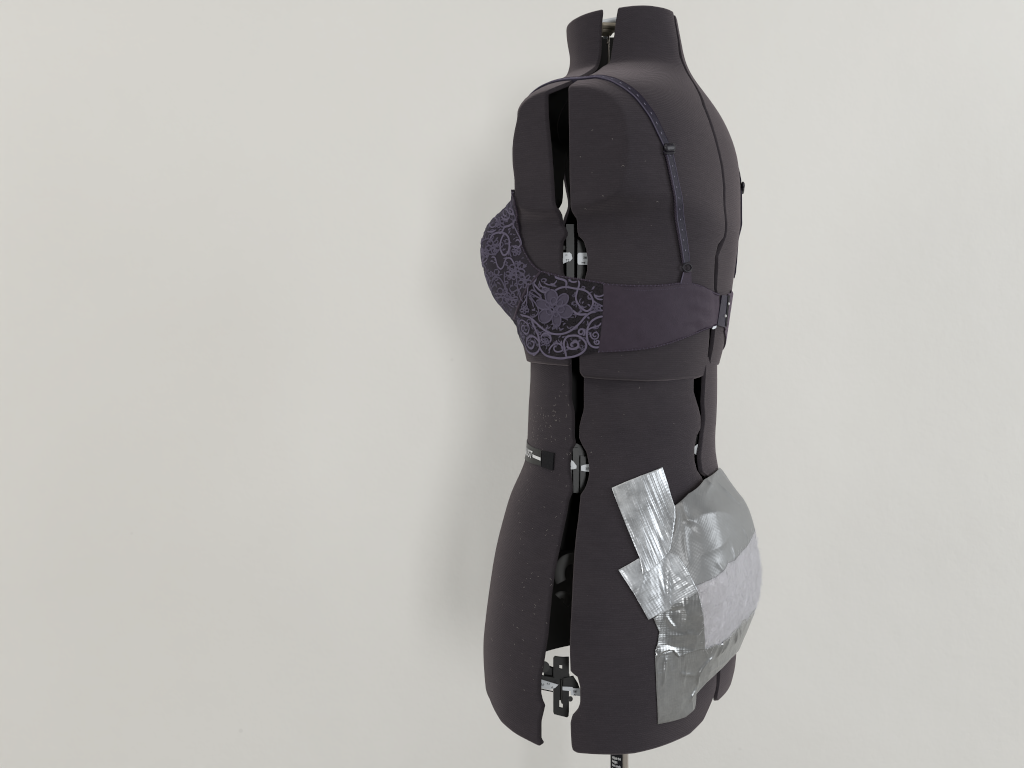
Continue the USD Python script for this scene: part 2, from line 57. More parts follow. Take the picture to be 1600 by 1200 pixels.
DATA = {
 'edge_FLU': [[96.0,0.3952],[93.78,0.3774],[93.58,0.348],[92.48,0.3362],[92.84,0.3176],[93.42,0.3011],[89.62,0.2928],[86.75,0.2877],[86.35,0.2827],[86.63,0.2593],[88.0,0.2275],[88.83,0.1997],[89.38,0.1777],[90.2,0.1718],[90.85,0.1653],[89.99,0.158],[91.89,0.1515],[92.17,0.1477],[89.96,0.1404],[89.98,0.1226],[90.49,0.1104],[91.87,0.1045],[93.31,0.088],[93.2,0.0259],[92.89,0.0158]],
 'edge_BLU': [[112.83,0.3938],[110.81,0.3818],[108.79,0.3652],[106.6,0.3503],[105.33,0.3363],[100.02,0.3286],[98.86,0.3127],[95.84,0.3009],[95.06,0.2916],[95.2,0.2811],[95.33,0.2364],[95.6,0.1978],[96.08,0.1705],[95.82,0.166],[96.82,0.1621],[96.6,0.1513],[97.31,0.1449],[99.47,0.1408],[100.94,0.1305],[101.47,0.121],[101.28,0.1091],[100.33,0.1017],[98.63,0.0813],[97.26,0.0239],[96.88,0.0032]],
 'edge_BLUR': [[181.83,0.4029],[178.31,0.3881],[177.47,0.3672],[173.99,0.3481],[173.87,0.3363],[172.38,0.3144],[167.12,0.2859],[170.39,0.2637],[174.68,0.2446],[178.78,0.2274],[181.03,0.2067],[176.75,0.1531],[170.78,0.1438],[168.99,0.1311],[170.62,0.1152],[172.99,0.0993],[176.6,0.0899],[175.45,0.0666],[174.63,0.0559],[177.83,0.0355],[182.13,0.0149],[184.11,0.0]],
 'edge_BRUL': [[167.81,0.1437],[171.24,0.1316],[173.46,0.1196],[174.87,0.1081],[175.62,0.0997]],
 'edge_FLL': [[91.63,0.0318],[91.69,0.0064],[91.15,-0.016],[92.31,-0.0262],[92.51,-0.0358],[92.3,-0.0537],[93.16,-0.0594],[91.08,-0.0659],[90.58,-0.078],[90.91,-0.0875],[92.92,-0.101],[93.06,-0.1071],[92.14,-0.1145],[92.19,-0.126],[91.56,-0.1449],[90.95,-0.1636],[90.34,-0.1811],[90.03,-0.2033],[89.95,-0.2426],[89.11,-0.2616],[88.43,-0.2736],[87.57,-0.285],[87.57,-0.2986],[88.18,-0.3051],[89.15,-0.3095],[88.43,-0.3179],[87.68,-0.3257],[87.46,-0.3434],[88.38,-0.3467],[87.02,-0.3526]],
 'edge_BLL': [[98.23,0.0316],[97.93,0.0063],[97.55,-0.0254],[96.17,-0.0337],[95.12,-0.0421],[94.78,-0.0536],[96.81,-0.0617],[98.8,-0.0673],[100.25,-0.0792],[100.5,-0.091],[99.12,-0.1022],[97.28,-0.1085],[97.62,-0.1289],[97.38,-0.144],[97.43,-0.1624],[97.88,-0.196],[97.99,-0.2142],[98.05,-0.2436],[98.5,-0.2734],[100.85,-0.2777],[101.81,-0.2878],[101.81,-0.303],[101.05,-0.3086],[99.13,-0.3152],[98.48,-0.3227],[98.66,-0.3419],[99.05,-0.3544]],
 'edge_BLLR': [[166.15,0.0264],[165.99,0.0086],[165.05,-0.0079],[167.98,-0.0205],[172.41,-0.0353],[173.4,-0.0461],[168.53,-0.0538],[166.31,-0.0642],[164.94,-0.0766],[166.24,-0.0885],[171.81,-0.0984],[173.23,-0.1131],[172.03,-0.1522],[171.79,-0.1978],[172.93,-0.2641],[173.17,-0.2974],[175.0,-0.3214],[175.26,-0.3349]],
 'edge_BRLL': [[178.8,0.0168],[176.88,0.0],[175.21,-0.0187],[177.63,-0.0376],[175.47,-0.0603],[171.85,-0.0767],[171.68,-0.0912],[179.18,-0.0968],[182.68,-0.108]],
 'hem_BLU': [[97.22,0.0076],[98.66,0.0063],[107.08,0.0044],[125.89,0.0025],[143.22,0.0035],[164.13,0.0053],[176.94,0.0081]],
 'hem_FLU': [[64.44,0.0219],[79.48,0.0193],[92.31,0.0171]],
 'hem_BLL': [[99.08,-0.3519],[106.01,-0.3527],[112.83,-0.3541],[120.06,-0.3553],[128.61,-0.3551],[139.68,-0.3545],[152.11,-0.3541],[166.63,-0.3475],[173.31,-0.3373]],
 'hem_FLL': [[58.77,-0.3263],[69.44,-0.3405],[79.04,-0.3471],[87.05,-0.3513]],
 'cup_edge': [[72.09,0.1951],[73.68,0.1853],[73.81,0.1779],[68.88,0.168],[67.73,0.1541],[70.15,0.1388],[73.94,0.1262],[77.52,0.1177],[81.29,0.1121]],
 'wing_top': [[81.29,0.1121],[86.61,0.1084],[92.45,0.1048],[98.42,0.1022],[104.45,0.0994],[108.97,0.0973]],
 'wing_bot': [[48.84,0.0704],[51.48,0.0619],[58.13,0.0483],[65.28,0.039],[72.97,0.0319],[78.84,0.0335],[83.55,0.0307],[89.38,0.026],[94.98,0.0258],[101.34,0.0294],[106.56,0.0331]],
 'seam': [[108.97,0.0973],[108.42,0.0807],[107.54,0.056],[106.56,0.0331]],
 'under': [[81.29,0.1121],[77.93,0.1053],[73.31,0.0958],[68.92,0.0849],[64.26,0.0759],[55.38,0.0694]],
 'band_top': [[108.46,0.0967],[116.63,0.0953],[124.71,0.0952],[134.85,0.097],[141.73,0.0993],[148.91,0.1],[160.59,0.0973],[178.79,0.0936]],
 'band_bot': [[106.0,0.0318],[112.42,0.0324],[125.44,0.035],[135.61,0.0394],[148.06,0.047],[165.9,0.0565],[181.42,0.0622]],
 'band_end': [[183.08,0.0925],[183.24,0.0802],[182.46,0.0623]],
 'hook': [[194.58,0.0988],[198.75,0.0643]],
 'hookdots': [[194.23,0.0864],[191.45,0.0731]],
 'tag': [[174.31,0.0576],[175.7,0.0603],[180.53,0.0615],[180.0,0.0591],[176.28,0.0574]],
 'strapL': [[82.7,0.3158],[98.87,0.3034],[107.4,0.2961],[112.61,0.2892],[117.06,0.2801],[121.19,0.2684],[124.72,0.2546],[127.29,0.2398],[129.87,0.2271]],
 'strapR': [[78.09,0.3223],[96.1,0.3111],[106.3,0.3046],[112.36,0.2981],[117.82,0.2873],[122.24,0.277],[125.78,0.2633],[128.76,0.2522],[131.5,0.2403],[133.77,0.2306]],
 'strap2L': [[129.85,0.2222],[130.55,0.2163],[133.47,0.1899],[136.47,0.1677],[138.99,0.1445],[142.13,0.118]],
 'strap2R': [[134.04,0.2264],[135.78,0.2203],[139.04,0.1918],[141.92,0.1688],[144.8,0.1455],[147.38,0.1223]],
 'slider': [[130.99,0.2239],[134.36,0.2265]],
 'ring': [[144.91,0.115]],
 'strap_tab': [[143.17,0.1104],[147.97,0.1118],[149.17,0.0994],[141.76,0.0987]],
 'lace_thick': [[[87.55,0.0912],[90.7,0.0946],[93.34,0.095],[96.32,0.0935],[99.23,0.0923],[101.66,0.0902],[103.63,0.0854],[104.39,0.0793],[103.57,0.0738],[101.96,0.0711],[99.95,0.0735],[98.34,0.0779],[97.34,0.0845],[97.77,0.0891],[98.41,0.0937],[98.83,0.0984],[98.34,0.1008]],[[67.1,0.0719],[71.1,0.0694],[75.16,0.0664],[78.05,0.0617],[80.7,0.0567],[84.2,0.0516],[87.97,0.0494],[91.61,0.0497],[94.72,0.0523],[97.32,0.0564],[99.44,0.061],[101.52,0.0664],[103.94,0.07],[108.26,0.0713]],[[108.23,0.0657],[105.09,0.0635],[102.88,0.0589],[101.82,0.0524],[101.75,0.045],[102.48,0.0394],[104.46,0.0361],[106.47,0.0365]],[[67.59,0.0405],[69.75,0.0339],[74.77,0.0312],[78.14,0.0338],[79.35,0.0395],[78.01,0.0454],[74.91,0.0486],[71.73,0.0474],[69.8,0.0432],[71.0,0.0382],[74.69,0.0375],[75.77,0.0412],[73.38,0.0434]],[[92.11,0.027],[91.7,0.0351],[91.67,0.0417],[93.11,0.0463],[95.52,0.0476],[98.06,0.047],[100.09,0.0436],[101.24,0.0385],[100.54,0.0338],[98.34,0.0297],[95.03,0.0272],[91.85,0.0264]],[[92.68,0.0379],[93.95,0.0354],[96.12,0.0349],[97.89,0.0376],[97.74,0.0405],[95.84,0.0413],[94.7,0.0387],[95.75,0.0373]],[[78.99,0.0415],[79.51,0.0357],[81.71,0.0298],[85.73,0.0268],[89.52,0.0257],[93.24,0.027]],[[75.46,0.0659],[76.7,0.058],[78.78,0.0492],[78.87,0.0396]],[[74.34,0.1076],[74.95,0.1036],[77.22,0.1018],[78.71,0.1058],[78.21,0.1107]],[[76.66,0.1023],[79.87,0.0951],[82.37,0.0914],[85.25,0.0915]],[[95.99,0.0724],[97.85,0.0685],[99.91,0.0677],[101.94,0.0683]],[[88.0,0.1063],[90.7,0.1031],[92.9,0.1009],[92.9,0.0953]],[[100.0,0.0498],[99.87,0.0493],[99.67,0.0489],[99.41,0.0487],[99.11,0.0487],[98.81,0.0489],[98.55,0.0493],[98.36,0.0499],[98.26,0.0507],[98.28,0.0515],[98.43,0.0523],[98.69,0.053],[99.05,0.0535],[99.47,0.0536],[99.9,0.0535],[100.29,0.053],[100.61,0.0522],[100.8,0.0512],[100.85,0.0501],[100.73,0.049],[100.44,0.048],[100.02,0.0473]],[[51.68,0.1515],[53.46,0.156],[56.7,0.1571],[59.97,0.1552],[62.18,0.1496],[62.52,0.1426],[61.48,0.1349],[59.61,0.1333],[58.08,0.1377],[57.59,0.1448],[58.5,0.1516],[59.94,0.1562]],[[56.76,0.156],[58.73,0.1595],[59.61,0.1622],[62.33,0.1634],[65.15,0.1655],[64.88,0.1598]],[[41.73,0.1179],[41.89,0.1107],[44.75,0.1028],[47.79,0.1122],[45.71,0.1178]],[[72.13,0.1285],[74.1,0.1203],[77.57,0.1157],[78.77,0.1097],[77.21,0.1032],[74.95,0.1017]]],
 'lace_mid': [[[84.02,0.033],[85.75,0.0382],[88.21,0.0404],[90.43,0.038],[90.76,0.0342],[88.85,0.0323],[87.0,0.0334],[86.64,0.0362],[88.09,0.0371]],[[80.38,0.0462],[81.6,0.0499],[84.16,0.0497],[85.53,0.0458],[84.92,0.042],[82.86,0.0412],[81.08,0.0432],[80.38,0.0462]],[[64.32,0.0635],[67.16,0.066],[71.33,0.0625],[73.29,0.0574],[72.19,0.0527],[68.58,0.0531],[65.74,0.0574],[67.36,0.0601],[69.71,0.0588]],[[63.42,0.0537],[66.51,0.0474],[67.37,0.0395]],[[62.65,0.0676],[63.34,0.0597],[64.06,0.0497],[66.95,0.0405]],[[105.39,0.0477],[105.4,0.0472],[105.29,0.0466],[105.06,0.0462],[104.75,0.0462],[104.42,0.0465],[104.18,0.0472],[104.11,0.0481],[104.25,0.0491],[104.6,0.0499],[105.09,0.0503],[105.63,0.05],[106.08,0.0492],[106.32,0.0478],[106.26,0.0463],[105.89,0.0449],[105.26,0.0441],[104.5,0.044],[103.79,0.0448],[103.3,0.0464],[103.17,0.0484],[103.46,0.0503]],[[105.58,0.0405],[105.45,0.0406],[105.34,0.0408],[105.28,0.0412],[105.28,0.0416],[105.37,0.042],[105.53,0.0424],[105.74,0.0426],[105.99,0.0425],[106.23,0.0423],[106.41,0.0418],[106.5,0.0411],[106.47,0.0404],[106.32,0.0397],[106.06,0.0392],[105.72,0.0389],[105.34,0.039],[104.99,0.0394],[104.73,0.0401],[104.61,0.0411],[104.65,0.0421],[104.86,0.0431]],[[102.23,0.0524],[104.25,0.0551],[106.63,0.0569],[107.43,0.0597]],[[104.82,0.0876],[105.97,0.0829],[108.29,0.0819]],[[104.4,0.0812],[106.34,0.0774],[108.27,0.0754]],[[104.81,0.0867],[106.37,0.0848],[108.69,0.0865]],[[88.31,0.0437],[87.73,0.04]],[[90.58,0.0431],[90.0,0.0389]],[[73.76,0.0293],[77.01,0.032],[78.91,0.0357]],[[82.89,0.1013],[85.27,0.0981],[87.57,0.0988],[88.92,0.1024]],[[80.4,0.1027],[81.41,0.0977],[83.85,0.0954]],[[94.2,0.1027],[95.91,0.0996],[98.01,0.1003]],[[52.47,0.1331],[54.73,0.1315],[55.51,0.1243],[57.55,0.1199],[59.41,0.1235],[60.64,0.1291],[62.84,0.1296],[65.12,0.1242],[66.94,0.115],[66.93,0.11]],[[69.23,0.1688],[65.57,0.1644],[67.15,0.1543],[69.53,0.1409]],[[64.42,0.1421],[67.25,0.1395],[68.95,0.141],[68.31,0.1461],[66.05,0.1457]],[[62.19,0.1747],[62.31,0.1741],[62.11,0.1735],[61.64,0.1732],[60.94,0.1732],[60.08,0.1736],[59.14,0.1744],[58.08,0.1758],[56.98,0.1774],[56.19,0.179],[56.31,0.18],[57.91,0.18],[60.7,0.1789],[63.4,0.1771],[64.97,0.1752],[65.27,0.1735],[64.72,0.1719],[63.63,0.1707],[62.23,0.1701],[60.69,0.1702],[59.05,0.1713],[57.23,0.1733]],[[67.87,0.176],[67.54,0.176],[67.12,0.1761],[66.64,0.1763],[66.16,0.1767],[65.73,0.1772],[65.44,0.1778],[65.39,0.1784],[65.7,0.1787],[66.44,0.1788],[67.48,0.1786],[68.54,0.1782],[69.41,0.1776],[69.95,0.1769],[70.16,0.1762],[70.02,0.1755],[69.57,0.1749],[68.84,0.1745],[67.95,0.1743],[66.96,0.1744],[65.94,0.1749],[64.85,0.1758]],[[73.76,0.1907],[66.89,0.187],[69.87,0.1749],[67.57,0.1684]],[[52.31,0.191],[70.66,0.1791],[69.18,0.1886]],[[41.73,0.1405],[44.0,0.1439],[48.57,0.1383],[49.77,0.1329],[47.84,0.1304],[41.59,0.1344]],[[41.66,0.1271],[44.71,0.1283],[47.31,0.1224],[41.66,0.1189],[41.59,0.122]],[[43.94,0.1666],[48.09,0.1682],[53.28,0.1642],[54.88,0.1677],[51.56,0.1731],[47.06,0.1738]],[[48.69,0.1607],[52.51,0.1594],[54.79,0.1607]],[[77.22,0.1003],[79.87,0.0951],[82.37,0.0909]],[[74.95,0.1017],[74.32,0.096],[73.55,0.0884],[70.63,0.082]]],
